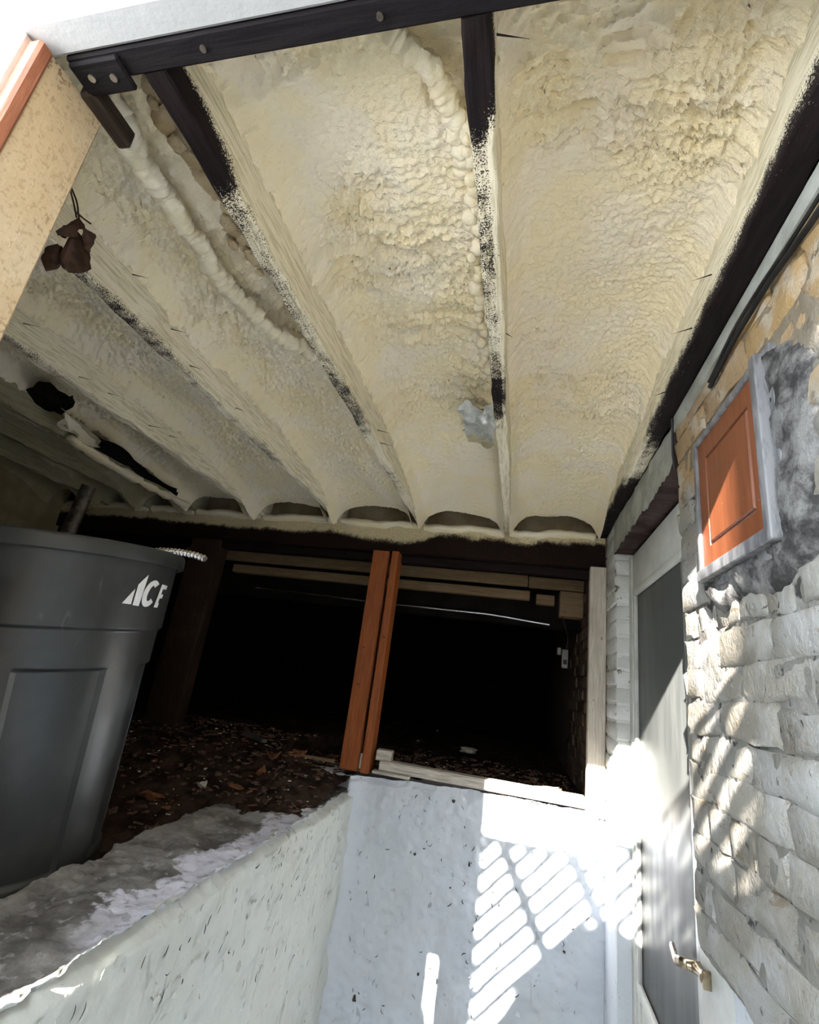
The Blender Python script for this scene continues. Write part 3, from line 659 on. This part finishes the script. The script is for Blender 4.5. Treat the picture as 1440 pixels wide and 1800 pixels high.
out = empty('outlet_box', (.327, 4.0, .20), 'small grey outlet box hanging on a cord in the dark opening', 'outlet')
V, F = bbox((.305, 3.985, .20), (.350, 4.02, .335), .006); add('box', V, F, outlet_mat, parent=out); V, F = bbox((.315, 3.980, .225), (.340, 3.988, .260), .002); add('socket_face', V, F, nail_mat, parent=out)
V, F = bbox((.270, 3.99, .29), (.300, 4.02, .345), .006); add('plug', V, F, outlet_mat, parent=out)
V, F = tube(smooth_path([(.30, 4.02, .58), (.325, 4.01, .50), (.345, 4.0, .42), (.335, 4.0, .33)], 30), .0045, 8); add('cord', V, F, rubber, parent=out)

# ------------------------------------------------------------------ door in the brick recess
XD = .57
dr = empty('door_1', (XD, 2.4, -2.15), kind='structure')
def dbox(name, lo, hi, mat, bev=.005, **k): V, F = bbox(lo, hi, bev, 2); return add(name, V, F, mat, parent=dr, **k)
dbox('jamb', (XD, 2.868, -2.15), (XD + .06, 2.935, .79), trim_paint)
dbox('jamb', (XD - .004, 1.70, -2.15), (XD + .06, 1.955, .79), trim_paint)
dbox('top_rail', (XD + .006, 1.9, .585), (XD + .055, 2.872, .785), trim_paint)
dbox('stile', (XD + .010, 2.83, -2.15), (XD + .05, 2.872, .60), trim_paint)
dbox('stile', (XD + .006, 1.95, -2.15), (XD + .05, 2.02, .60), M_simple('shaded_aluminium', (.25, .26, .25, 1), (.33, .34, .33, 1), 20, .35, .5, .3))  # white-ish stile coloured grey for the shadow it stands in
dbox('glazing_bead', (XD + .000, 1.95, .555), (XD + .02, 2.85, .590), trim_paint, .008)
dbox('glazing_bead', (XD + .002, 2.822, -1.12), (XD + .02, 2.846, .57), trim_paint, .008)
dbox('glazing_bead', (XD + .000, 2.0, -1.16), (XD + .02, 2.85, -1.115), trim_paint, .008)
dbox('kick_panel', (XD + .018, 2.0, -2.1), (XD + .05, 2.85, -1.13), trim_paint)
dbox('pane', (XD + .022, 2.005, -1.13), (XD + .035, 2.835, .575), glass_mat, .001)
hd = empty('x', (0, 0, 0)); bpy.data.objects.remove(hd)
def hpart(name, V, F, **k): return add(name, V, F, bronze, parent=dr, **k)
lev = smooth_path([(XD - .012, 1.965, -.700), (XD - .045, 1.975, -.702), (XD - .052, 2.02, -.715), (XD - .040, 2.08, -.725), (XD - .030, 2.145, -.722), (XD - .022, 2.172, -.742), (XD - .016, 2.160, -.760)], 40)
V, F = sweep(lev, lambda i, t: circ(1, 10) * np.array([.0085, .015 - .004 * t])); hpart('handle', V, F, label='bronze lever handle')
hl = bpy.data.objects['handle']
mb = MB(); mb.put(*tube([(XD + .012, 1.955, -.700), (XD - .004, 1.955, -.700), (XD - .020, 1.955, -.700), (XD - .040, 1.957, -.700)], lambda t: .022 - .012 * t, 20)); hpart('handle_hub', np.concatenate(mb.V), mb.F)
mb = MB(); mb.put(*tube([(XD - .014, 1.95, -.698), (XD - .014, 1.905, -.694), (XD - .014, 1.87, -.690)], lambda t: .011 + .006 * abs(2 * t - 1), 14)); mb.put(*bbox((XD - .026, 1.858, -.712), (XD + .008, 1.872, -.668), .004, 2)); hpart('latch_strike', np.concatenate(mb.V), mb.F)
# lintel over the door
def lint(u, v):
    zb = .812 + .010 * fbm(u * 12, 0, 0, 31) + .006 * fbm(u * 40, 0, 0, 33); z_ = zb + (.985 - zb) * v; x = XW - .008 + .004 * fbm(u * 14, v * 4, 0, 35); return np.stack([x, u, z_], 1)
P, F = sheet(lint, np.linspace(2.95, 1.765, 120), np.linspace(0, 1, 10)); n = 120
top = P[-n:].copy(); bot = P[:n].copy(); b_in = bot.copy(); b_in[:, 0] = XD + .05; b_in[:, 2] = .81; t_in = top.copy(); t_in[:, 0] = XD + .05
lt = add('lintel', P, F, lintel_paint, label='flaking grey green painted lintel over the white framed door', cat='lintel')
mb = MB().put(np.concatenate([b_in, bot + np.array([.002, 0, 0])]), gridF(n, 2)); mb.put(np.array([[XD + .05, 1.765, .81], [XD + .05, 1.765, .985], [XW - .004, 1.765, .985], [XW - .004, 1.765, .815]]), [(0, 1, 2, 3)])
mb.add('underside', lintel_under, parent=lt, label='dark bare underside')

# ------------------------------------------------------------------ access hatch on the brick wall
hy0, hy1, hz0, hz1 = 1.055, 1.500, .345, .775; XH = .470
ht = empty('access_hatch', (XW, (hy0 + hy1) / 2, hz0), 'orange brown panelled hatch in a scuffed grey frame on the brick wall', 'hatch')
def hbox(name, lo, hi, mat, bev=.006, **k): V, F = bbox(lo, hi, bev, 3); return add(name, V, F, mat, parent=ht, **k)
hbox('frame_rail', (XH - .002, hy0 + .006, hz0 + .001), (XW + .02, hy1, hz0 + .034), frame_mat, .006)
hbox('frame_rail', (XH + .006, hy0, hz1 - .022), (XW + .02, hy1, hz1), frame_mat, .006)
hbox('frame_stile', (XH - .004, hy0, hz0), (XW + .02, hy0 + .032, hz1 + .004), frame_mat, .007)
hbox('frame_stile', (XH + .004, hy1 - .020, hz0), (XW + .02, hy1, hz1), frame_mat, .006)
hbox('back_flange', (XW - .012, hy0 - .022, hz0 - .022), (XW + .02, hy1 + .01, hz1 + .015), frame_mat, .004)
# raised panel: flat border, groove, field
py0, py1, pz0, pz1 = hy0 + .030, hy1 - .018, hz0 + .032, hz1 - .020
lev_ = [(0, XH + .012), (.058, XH + .012), (.061, XH + .019), (.065, XH + .019), (.070, XH + .011), (.10, XH + .011)]
V = []
for d, x in lev_:
    V += [(x, py0 + d, pz0 + d), (x, py1 - d, pz0 + d), (x, py1 - d, pz1 - d), (x, py0 + d, pz1 - d)]
F = []
for k_ in range(len(lev_) - 1):
    for i in range(4): F.append((k_ * 4 + i, k_ * 4 + (i + 1) % 4, (k_ + 1) * 4 + (i + 1) % 4, (k_ + 1) * 4 + i))
F.append(tuple((len(lev_) - 1) * 4 + i for i in range(4))); F = [tuple(reversed(f)) for f in F]
add('panel', V, F, panel_mat, parent=ht, label='varnished orange panel', ang=20)

# cable clipped along the wall, loose wire and stud strip
C = smooth_path([(.485, .30, .93), (.488, .60, .905), (.488, .81, .902), (.488, 1.01, .925), (.488, 1.20, .921), (.490, 1.385, .898)], 90)
cb = empty('cable', (.488, .9, .9), 'black cable running along the brick just under the ledger beam', 'cable')
V, F = tube(C, .0065, 10); add('sheath', V, F, rubber, parent=cb)
V, F = tube(C + np.array([-.002, 0, .020]) + np.array([0, 0, .004]) * np.sin(np.arange(90) * .2)[:, None], .0045, 8); add('thin_wire', V, F, rubber, parent=cb)
mb = None
for y in (): V, F = bbox((.472, y - .006, .905), (.502, y + .006, .948), .003); add('cable_clip', V, F, rubber, parent=cb)
V, F = tube(smooth_path([(.478, 1.70, .985), (.482, 1.72, .93), (.485, 1.735, .86), (.49, 1.74, .80)], 24), .004, 8); add('loose_wire', V, F, rubber, label='thin black wire hanging down at the near end of the lintel', cat='wire')
V, F = bbox((XW - .016, .25, .945), (XW + .02, 1.74, .995), .006, 2); add('backing_strip', V, F, lintel_paint, label='grey strip wedged between the ledger beam and the brick', cat='strip')

# ------------------------------------------------------------------ black bin
CQ = dict(c=(-1.7524, 1.6691, -.83), tilt=(-.037, -.1037), H=1.1376, rt=.4481, rb=.3614)
ax_ = np.array([CQ['tilt'][0], CQ['tilt'][1], 1.0]); ax_ /= np.linalg.norm(ax_); e1_ = np.cross([0, 1.0, 0], ax_); e1_ /= np.linalg.norm(e1_); e2_ = np.cross(ax_, e1_)
def canp(h, r, th):
    h, r, th = np.broadcast_arrays(h, r, th); return np.array(CQ['c']) + ax_ * (h[..., None] * CQ['H']) + r[..., None] * (np.cos(th)[..., None] * e1_ + np.sin(th)[..., None] * e2_)
def can_r(h, th):
    r = CQ['rb'] + (CQ['rt'] - CQ['rb']) * h; r = r - .012 * (1 - ss(.735, .745, h))
    d = np.degrees(th) % 60; a = ss(13, 15.0, d) * ss(52, 50.0, d)          # recessed panels every 60 degrees
    r = r - .013 * a * ss(.06, .075, h) * ss(.63, .618, h)
    return r
hs = np.unique(np.r_[np.linspace(0, 1, 60), np.linspace(.728, .752, 9), np.linspace(.055, .08, 7), np.linspace(.612, .635, 8)]); ths = np.linspace(0, 2 * np.pi, 360, endpoint=False)
TH, HH = np.meshgrid(ths, hs); RR = can_r(HH, TH); PO = canp(HH, RR, TH).reshape(-1, 3); nth = len(ths); nh = len(hs)
PI_ = canp(HH[::-1][:-4], RR[::-1][:-4] - .016, TH[::-1][:-4]).reshape(-1, 3)
can = empty('trash_can', CQ['c'], 'large black plastic trash can with white lettering on the dirt beside the ledge', 'trash can')
Fc = gridF(nth, nh, True); Vc = np.concatenate([PO, PI_]); o_ = nth * nh; ni = nh - 4
Fc += [tuple(i + o_ for i in f) for f in gridF(nth, ni, True)]
Fc += [((nh - 1) * nth + i, (nh - 1) * nth + (i + 1) % nth, o_ + (i + 1) % nth, o_ + i) for i in range(nth)]
Fc += [tuple(range(nth - 1, -1, -1)), tuple(o_ + (ni - 1) * nth + i for i in range(nth))]
add('body', Vc, Fc, can_mat, parent=can, ang=40)
rp = np.array([(.0, .955), (.012, .952), (.022, .956), (.024, .965), (.024, .992), (.020, 1.0), (.004, 1.004), (-.012, 1.002), (-.014, .99)])
TT, II = np.meshgrid(ths[::3], np.arange(len(rp))); V = canp(rp[II, 1], CQ['rt'] + rp[II, 0], TT).reshape(-1, 3); add('rim', V, gridF(120, len(rp), True), can_mat, parent=can, ang=40)
for a0 in (100, 280):
    a = np.radians(np.linspace(a0 - 11, a0 + 11, 30)); s_ = np.sin(np.linspace(0, np.pi, 30)); V, F = tube(canp(.90 - .02 * s_, CQ['rt'] + .0 + .05 * s_ ** .5, a), .014, 10); add('handle', V, F, can_mat, parent=can)
# printed letters, laid on the curved skin
def on_can(poly, name='letters', **k):
    pass
LU0, LU1, LV0, LV1 = math.radians(-6.5), math.radians(28.0), .8165, .918
def glyph(loops, parts):
    mb = MB()
    for pts in loops:      # pts: convex quads / strips in logo space u 0..1, v 0..1
        pts = np.array(pts, float); bm = bmesh.new(); vs = [bm.verts.new((p[0], p[1], 0)) for p in pts]; bm.faces.new(vs)
        bmesh.ops.triangulate(bm, faces=bm.faces[:]); bmesh.ops.subdivide_edges(bm, edges=bm.edges[:], cuts=3, use_grid_fill=True)
        bm.verts.index_update(); U_ = np.array([v.co[:2] for v in bm.verts]); F = [tuple(v.index for v in f.verts) for f in bm.faces]; bm.free()
        th = uw(U_[:, 0]); h = LV0 + (LV1 - LV0) * U_[:, 1]; mb.put(canp(h, can_r(h, th) + .0025, th), F)
    return mb
def uw(u): # picture spacing to angle on the skin
    return np.radians(np.interp(u, [-.1, 0, .095, .19, .284, .38, .473, .57, .66, .757, .85, .95, 1.03], [-12.5, -10.5, -8.6, -6.8, -4.6, -2.3, .3, 3, 6.1, 9.2, 13.2, 17.5, 22.5]))
LOGO = empty('x', (0, 0, 0)); bpy.data.objects.remove(LOGO)
def Lp(x, y): return ((x - 674) / 224.0, (652 - y) / 152.0)
A = glyph([[Lp(674, 645), Lp(732, 574), Lp(729, 647)], [Lp(742, 553), Lp(784, 500), Lp(772, 653), Lp(738, 650)]], 0)
t0 = np.radians(np.linspace(48, 322, 22)); Cq = []
for a, b in zip(t0[:-1], t0[1:]):
    q = []
    for ang_, ro in ((a, 1), (b, 1), (b, 0), (a, 0)):
        rx, ry = (38, 66) if ro else (13, 38); x = 818 + rx * math.cos(ang_); y = 588 - ry * math.sin(ang_); q.append(Lp(x + (588 - y) * .16, y))
    Cq.append(q)
Cg = glyph(Cq, 0)
Eg = glyph([[Lp(852, 653), Lp(866, 537), Lp(880, 537), Lp(867, 653)], [Lp(864, 558), Lp(866, 537), Lp(898, 540), Lp(895, 560)], [Lp(861, 606), Lp(863, 585), Lp(888, 587), Lp(886, 607)], [Lp(852, 653), Lp(855, 630), Lp(876, 631), Lp(872, 654)]], 0)
for nm, g in (('letter', A), ('letter', Cg), ('letter', Eg)): g.add(nm, logo_white, parent=can, label='white printed letter', ang=None)

# steel pipe behind the bin, flexible conduit stub
pp = np.array([(-2.46, 2.2, .785), (-2.60, 2.26, .20), (-2.78, 2.34, -.70)])
n = 24; t = np.linspace(0, 1, n)[:, None]; C = pp[0] + (pp[2] - pp[0]) * t
mb = MB(); ri, ro = .030, .038
V, F = sweep(C, lambda i, tt: circ(ro, 24), cap=False, up=(0, 1, 0)); mb.put(V, F); V2, F2 = sweep(C[:10], lambda i, tt: circ(ri, 24), cap=False, up=(0, 1, 0)); mb.put(V2, [tuple(reversed(f)) for f in F2])
k0 = 0; nV = len(V); mb.F += [(i, (i + 1) % 24, nV + (i + 1) % 24, nV + i) for i in range(24)]
pipe = mb.add('steel_pipe', metal_dark, label='open ended dark steel pipe leaning behind the black trash can', cat='pipe')
C = smooth_path([(-1.78, 2.0, .390), (-1.70, 2.0, .405), (-1.60, 2.0, .407), (-1.513, 2.0, .400), (-1.440, 2.0, .384)], 170); t17 = np.linspace(0, 34 * np.pi, 170)
C2 = smooth_path([(-2.60, 2.35, .30), (-2.2, 2.2, .33), (-1.78, 2.0, .390)], 60)
fx = empty('flexible_conduit', (-1.6, 2.0, .38), 'shiny ribbed metal conduit end sticking out past the trash can rim', 'conduit')
V, F = sweep(C, lambda i, tt: circ(.0125 + .005 * math.sin(t17[i]), 12)); add('ribbed_sleeve', V, F, metal_bright, parent=fx)
V, F = tube(C2, .013, 10); add('conduit_run', V, F, metal_dark, parent=fx)

# ------------------------------------------------------------------ scraps on the ceiling
def sheet_piece(P, F, th=.004): return P, F
def crumple(corners, seed, amp=.015, n=9):
    a, b, c, d = [np.array(p, float) for p in corners]; V = []
    for j in range(n):
        for i in range(n):
            u, v = i / (n - 1), j / (n - 1); p = a * (1 - u) * (1 - v) + b * u * (1 - v) + c * u * v + d * (1 - u) * v
            p = p + amp * np.array([float(vn(u * 3, v * 3, 0, seed)), float(vn(u * 3, v * 3, 5, seed)), float(vn(u * 3.7, v * 3.7, 9, seed)) * 1.6]); V.append(p)
    return np.array(V), gridF(n, n)
ps = empty('plastic_scrap', (-.24, 1.85, 1.06), 'milky torn plastic scrap caught on the foam beside the central joist', 'plastic scrap')
V, F = crumple([(-.315, 1.76, 1.09), (-.17, 1.80, 1.03), (-.16, 2.00, 1.03), (-.30, 2.04, 1.08)], 5, .02); add('sheet', V, F, film_mat, parent=ps)
V, F = crumple([(-.225, 1.78, 1.03), (-.165, 1.66, 1.02), (-.152, 1.76, .99), (-.16, 1.95, 1.0)], 9, .012); add('torn_flap', V, F, film_mat, parent=ps)
V, F = crumple([(-.31, 2.02, 1.10), (-.17, 1.98, 1.06), (-.17, 2.13, 1.06), (-.29, 2.14, 1.10)], 11, .012); add('stain_patch', V, F, M_simple('stained_film', (.42, .38, .24, 1), (.5, .46, .31, 1)), parent=ps)
tf = empty('torn_foam', (-2.42, 2.1, 1.02), 'torn strip of foam peeling away with a dark crack at the far left', 'foam scrap')
V, F = crumple([(-2.50, 1.93, 1.03), (-2.36, 1.80, 1.04), (-2.33, 2.06, 1.03), (-2.46, 2.14, 1.00)], 15, .02); add('peeled_piece', V, F, foam_bead, parent=tf)
V, F = crumple([(-2.53, 1.74, 1.10), (-2.36, 1.66, 1.13), (-2.30, 1.80, 1.12), (-2.50, 1.93, 1.08)], 17, .015); add('hole_shade_sheet', V, F, black_void, parent=tf)  # black sheet standing in for the shade inside the tear
V, F = crumple([(-2.440, 2.08, 1.020), (-2.385, 2.06, 1.055), (-2.485, 2.90, 1.040), (-2.49, 2.92, 1.018)], 18, .022, 13); add('crack_shade_sheet', V, F, black_void, parent=tf)  # black strip standing in for the shade of the crack
C = smooth_path([(-2.50, 2.0, 1.0), (-2.52, 2.3, .985), (-2.53, 2.7, .985), (-2.52, 3.1, .99)], 110); V, F = sweep(C, lambda i, t: circ(1, 12) * np.array([.034, .022]) * (1 + .35 * fbm(t * 14, 2) + .2 * vn(t * 30, circ(1, 12)[:, :1] * 2))); add('foam_lip', V, F, foam, parent=tf, ang=80)
# dead leaves hanging on a twig
lf = empty('dead_leaf_cluster', (-1.16, .72, .95), 'dark dried leaves hanging on a twig beside the cream post', 'leaves')
def leaf(c, L, Wd, R_, curl, seed):
    n, m = 9, 5; V = []
    for j in range(n):
        t = j / (n - 1); w = Wd * math.sin(math.pi * min(1, t * .94 + .05)) ** .8 * (1 + .35 * float(vn(t * 6.3, 2.2, 0, seed)))
        for i in range(m):
            u = i / (m - 1) * 2 - 1; V.append((u * w, t * L, curl * (u * u * w * 2 + (t - .5) ** 2 * L) + .35 * Wd * float(vn(t * 4.5, u * 1.6, 0, seed))))
    return np.array(V) @ np.array(R_).T + np.array(c), gridF(m, n)
for c, L, w, R_, cu in [((-1.155, .74, .99), .075, .026, rotx(-1.9) @ rotz(.3), .5), ((-1.150, .74, .95), .105, .032, rotz(.5) @ rotx(-1.4) , .7), ((-1.185, .75, .905), .075, .020, rotz(1.1) @ rotx(-.9), .6), ((-1.135, .745, .955), .06, .022, rotz(-.6) @ rotx(-1.2), .5)]:
    V, F = leaf(c, L, w, R_, cu, int(abs(c[0]) * 1000)); add('leaf', V, F, leaf_dark, parent=lf, ang=80)
for P in [[(-1.255, .74, 1.14), (-1.21, .75, 1.06), (-1.165, .745, .99)], [(-1.25, .745, 1.13), (-1.20, .752, 1.06), (-1.145, .745, .965)], [(-1.175, .74, 1.01), (-1.14, .745, .985), (-1.11, .745, .965)]]:
    V, F = tube(smooth_path(P, 14), .0022, 6); add('twig', V, F, leaf_dark, parent=lf)
# nails driven through the joists
for i, (x, y, z, dx) in enumerate([(-1.31, 1.06, 1.13, .05), (-1.31, 1.28, 1.09, .05), (-1.31, 1.42, 1.03, .04), (-1.31, 1.75, 1.04, .035), (-1.935, 1.22, 1.09, .06), (-1.935, 1.50, 1.04, .06), (-1.935, 1.66, 1.06, .05), (-1.935, 1.95, 1.05, .07), (-1.935, 2.1, 1.07, .05), (-.10, .55, 1.08, .05), (-.10, 1.30, 1.05, .02), (.425, 1.13, 1.08, -.04), (.425, 1.30, 1.05, -.04), (-.695, 1.95, 1.05, .05), (-.695, 2.02, 1.02, .05), (.43, 1.6, 1.03, -.03)]):
    V, F = tube([(x - dx * .3, y, z), (x + dx, y + .01, z - .012)], lambda t: .0022 * (1.15 - t), 5); V2, F2 = tube([(x + dx, y + .01, z - .012), (x + dx * 1.1, y + .011, z - .013)], .0004, 5)
    MB().put(V, F).put(V2, F2).add('nail', nail_mat, parent=bpy.data.objects['ledger_beam' if x > .3 else ['joist.004', 'joist.003', 'joist.006', 'joist.005'][[abs(x + 1.31) < .1, abs(x + 1.935) < .1, abs(x + .1) < .1, True].index(True)]], label='rusted nail point poking out of the wood')

# ------------------------------------------------------------------ debris on the dirt
def scatter(n, seed, smin, smax, flat=.25):
    r = np.random.default_rng(seed); mb = MB(); c = 0
    while c < n:
        if r.random() < .7: x, y = r.uniform(-2.6, -1.0), r.uniform(2.0, 3.9)
        else: x, y = r.uniform(-.95, .42), r.uniform(3.36, 4.8)
        z = float(gz(np.array(x), np.array(y))) if x < -.97 else float(ground2(np.array([x]), np.array([y]))[0, 2])
        if -1.5 < x < -.9 and y < 2.5 or (x + 1.75) ** 2 + (y - 1.67) ** 2 < .25 or (abs(x + 2.43) < .2 and abs(y - 3.38) < .12): continue
        s = r.uniform(smin, smax) * (1.5 if r.random() < .1 else 1); k_ = r.integers(4, 6); t_ = np.sort(r.uniform(0, 6.28, k_)); a = s * r.uniform(.5, 1.2, k_)
        top = np.stack([np.cos(t_) * a, np.sin(t_) * a * .7, np.full(k_, s * flat)], 1); bo = top * np.array([1.05, 1.05, 0]); V = np.concatenate([top, bo]) @ (rotz(r.uniform(0, 6.28)) @ rotx(r.normal(0, .3))).T + np.array([x, y, z + .004])
        mb.put(V, [tuple(range(k_))] + [(i, i + k_, (i + 1) % k_ + k_, (i + 1) % k_) for i in range(k_)]); c += 1
    return mb
db = empty('debris', (-1.7, 3.0, -.6), 'scattered chips of wood, bark and old paint over the dirt', 'debris', kind='stuff')
scatter(260, 1, .004, .012, .4).add('pale_chips', chip_pale, parent=db, kind='stuff', ang=None)
scatter(1300, 2, .008, .030, .3).add('dark_chips', chip_dark, parent=db, kind='stuff', ang=None)
scatter(160, 3, .010, .035, .15).add('leaf_bits', leaf_brown, parent=db, kind='stuff', ang=None)
def gzz(x, y): return float(gz(np.array(x), np.array(y)))
V, F = bbox((-.14, -.018, 0), (.14, .018, .022), .004, rot=rotz(-.62)); V = V + np.array([-1.66, 3.28, gzz(-1.66, 3.28) + .012]); add('slate_strip', V, F, slate_mat, label='dark grey strip lying on the dirt near the ledge', cat='strip')
V, F = bbox((-.20, -.015, 0), (.20, .015, .02), .003, rot=rotz(.10)); V = V + np.array([-1.33, 3.40, gzz(-1.33, 3.4) + .02]); add('wood_strip', V, F, tan_wood, label='thin pale wood strip lying left of the orange post', cat='strip')
for i, (x, y, L, w, a, lab) in enumerate([(-1.36, 2.96, .10, .04, .4, 'curled red brown leaf on the edge of the concrete ledge'), (-1.30, 3.05, .16, .035, -.3, 'long rusty leaf fragment left of the orange post foot'), (-1.50, 2.55, .07, .02, 1.2, 'small pale leaf on the ledge edge near the bin'), (-1.72, 2.35, .12, .035, -1.0, 'brown leaf on the dirt right of the bin'), (-1.30, 2.78, .05, .03, 2.0, 'reddish flake on the concrete ledge top')]):
    z = max(gzz(x, y), -.69 if x > -1.45 else -2) + .012; V, F = leaf((x, y, z), L, w, rotz(a), .5, i); add('fallen_leaf', V, F, leaf_brown if i != 2 else chip_pale, label=lab, cat='leaf', group='fallen leaves', ang=80)
V, F = crumple([(.10, 3.52, -.55), (.24, 3.46, -.54), (.28, 3.52, -.53), (.16, 3.60, -.55)], 31, .006, 5); add('cardboard_scrap', V, F, chip_pale, label='tan flat scrap on the dirt near the sunlit sill', cat='scrap')
V, F = blob(np.array([-.42, 5.2, -.60]), .05, 5, (1.6, 1, .6)); add('stone', V, F, chip_pale, label='pale lump lying in the dark crawl space', cat='stone')

# ------------------------------------------------------------------ unseen screens and railing outside, shaped to cast the shadow pattern
YP = -.60
sf = empty('shadow_screen', (-.55, YP, -.70), 'unseen lattice railing and boarded screen shaped to cast shadows into the pit', 'screen')
def sbox(name, lo, hi): V, F = bbox(lo, hi, .003); return add(name, V, F, lattice_wood, parent=sf)
sbox('plank', (-1.47, YP - .012, .43), (-1.298, YP + .012, 1.62))  # added to stop sun, leaving a lit slot below it
sbox('newel', (-1.298, YP - .05, -.70), (-1.158, YP + .05, 1.9))
sbox('top_rail', (-1.158, YP - .02, 1.02), (.02, YP + .02, 1.045))
def slat(p, q, w, yo, name='slat'):
    p, q = np.array(p, float), np.array(q, float); d = q - p; L = np.linalg.norm(d); a = math.atan2(d[1], d[0]); V, F = bbox((-L / 2, -.006, -w / 2), (L / 2, .006, w / 2), .002)
    V = V @ roty(-a).T + np.array([(p[0] + q[0]) / 2, YP + yo, (p[1] + q[1]) / 2]); add(name, V, F, lattice_wood, parent=sf)
def clip_line(c, sgn, x0, x1, z0, z1):
    pts = []
    for x in np.linspace(x0, x1, 400):
        z_ = c + sgn * x
        if z0 <= z_ <= z1: pts.append((x, z_))
    return (pts[0], pts[-1]) if len(pts) > 8 else None
for i in range(26):
    l_ = clip_line(.92 + 1.006 - .11 * i + .98 - .02, 1, -1.158, .02, .20, 1.03)
    if l_: slat(l_[0], l_[1], .044, 0)
for i in range(7):
    l_ = clip_line(-.905 + .70 * i, -1.85, -1.158, .02, .20, 1.03)
    if l_: slat(l_[0], l_[1], .065, .014)
# solid skirt below the lattice, outlined to bound the shadow pattern
pts = [(-1.158, .10), (-1.0, .26), (-.786, .60), (-.516, .76), (-.20, .60), (.02, .60), (.02, -.70), (-1.158, -.70)]
V = np.array([(x, YP - .01, z_) for x, z_ in pts] + [(x, YP + .01, z_) for x, z_ in pts]); n = len(pts); F = [tuple(range(n)), tuple(range(2 * n - 1, n - 1, -1))] + [(i, i + n, (i + 1) % n + n, (i + 1) % n) for i in range(n)]
add('skirt_board', V, F, lattice_wood, parent=sf)
far = empty('shadow_screen', (0, -2.4, -.70), 'unseen diagonal lattice screen added farther out to dapple the brick', 'screen')  # unseen, added and sized for soft dapples on the brick
def fbox(name, lo, hi): V, F = bbox(lo, hi, .003); return add(name, V, F, lattice_wood, parent=far)
fbox('post', (-.468, -2.43, -.70), (-.365, -2.37, 2.45)); fbox('post', (.46, -2.43, -.70), (.50, -2.37, 2.45))
def fslat(p, q, w, yo):
    p, q = np.array(p, float), np.array(q, float); d = q - p; L = np.linalg.norm(d); a = math.atan2(d[1], d[0]); V, F = bbox((-L / 2, -.006, -w / 2), (L / 2, .006, w / 2), .002)
    V = V @ roty(-a).T + np.array([(p[0] + q[0]) / 2, -2.4 + yo, (p[1] + q[1]) / 2]); add('slat', V, F, lattice_wood, parent=far)
for i in range(40):
    l_ = clip_line(3.0 - .115 * i, 1, -.445, .46, -.70, 2.4)
    if l_: fslat(l_[0], l_[1], .060, 0)
    l_ = clip_line(3.0 - .115 * i, -1, -.445, .46, -.70, 2.4)
    if l_: fslat(l_[0], l_[1], .050, .014)
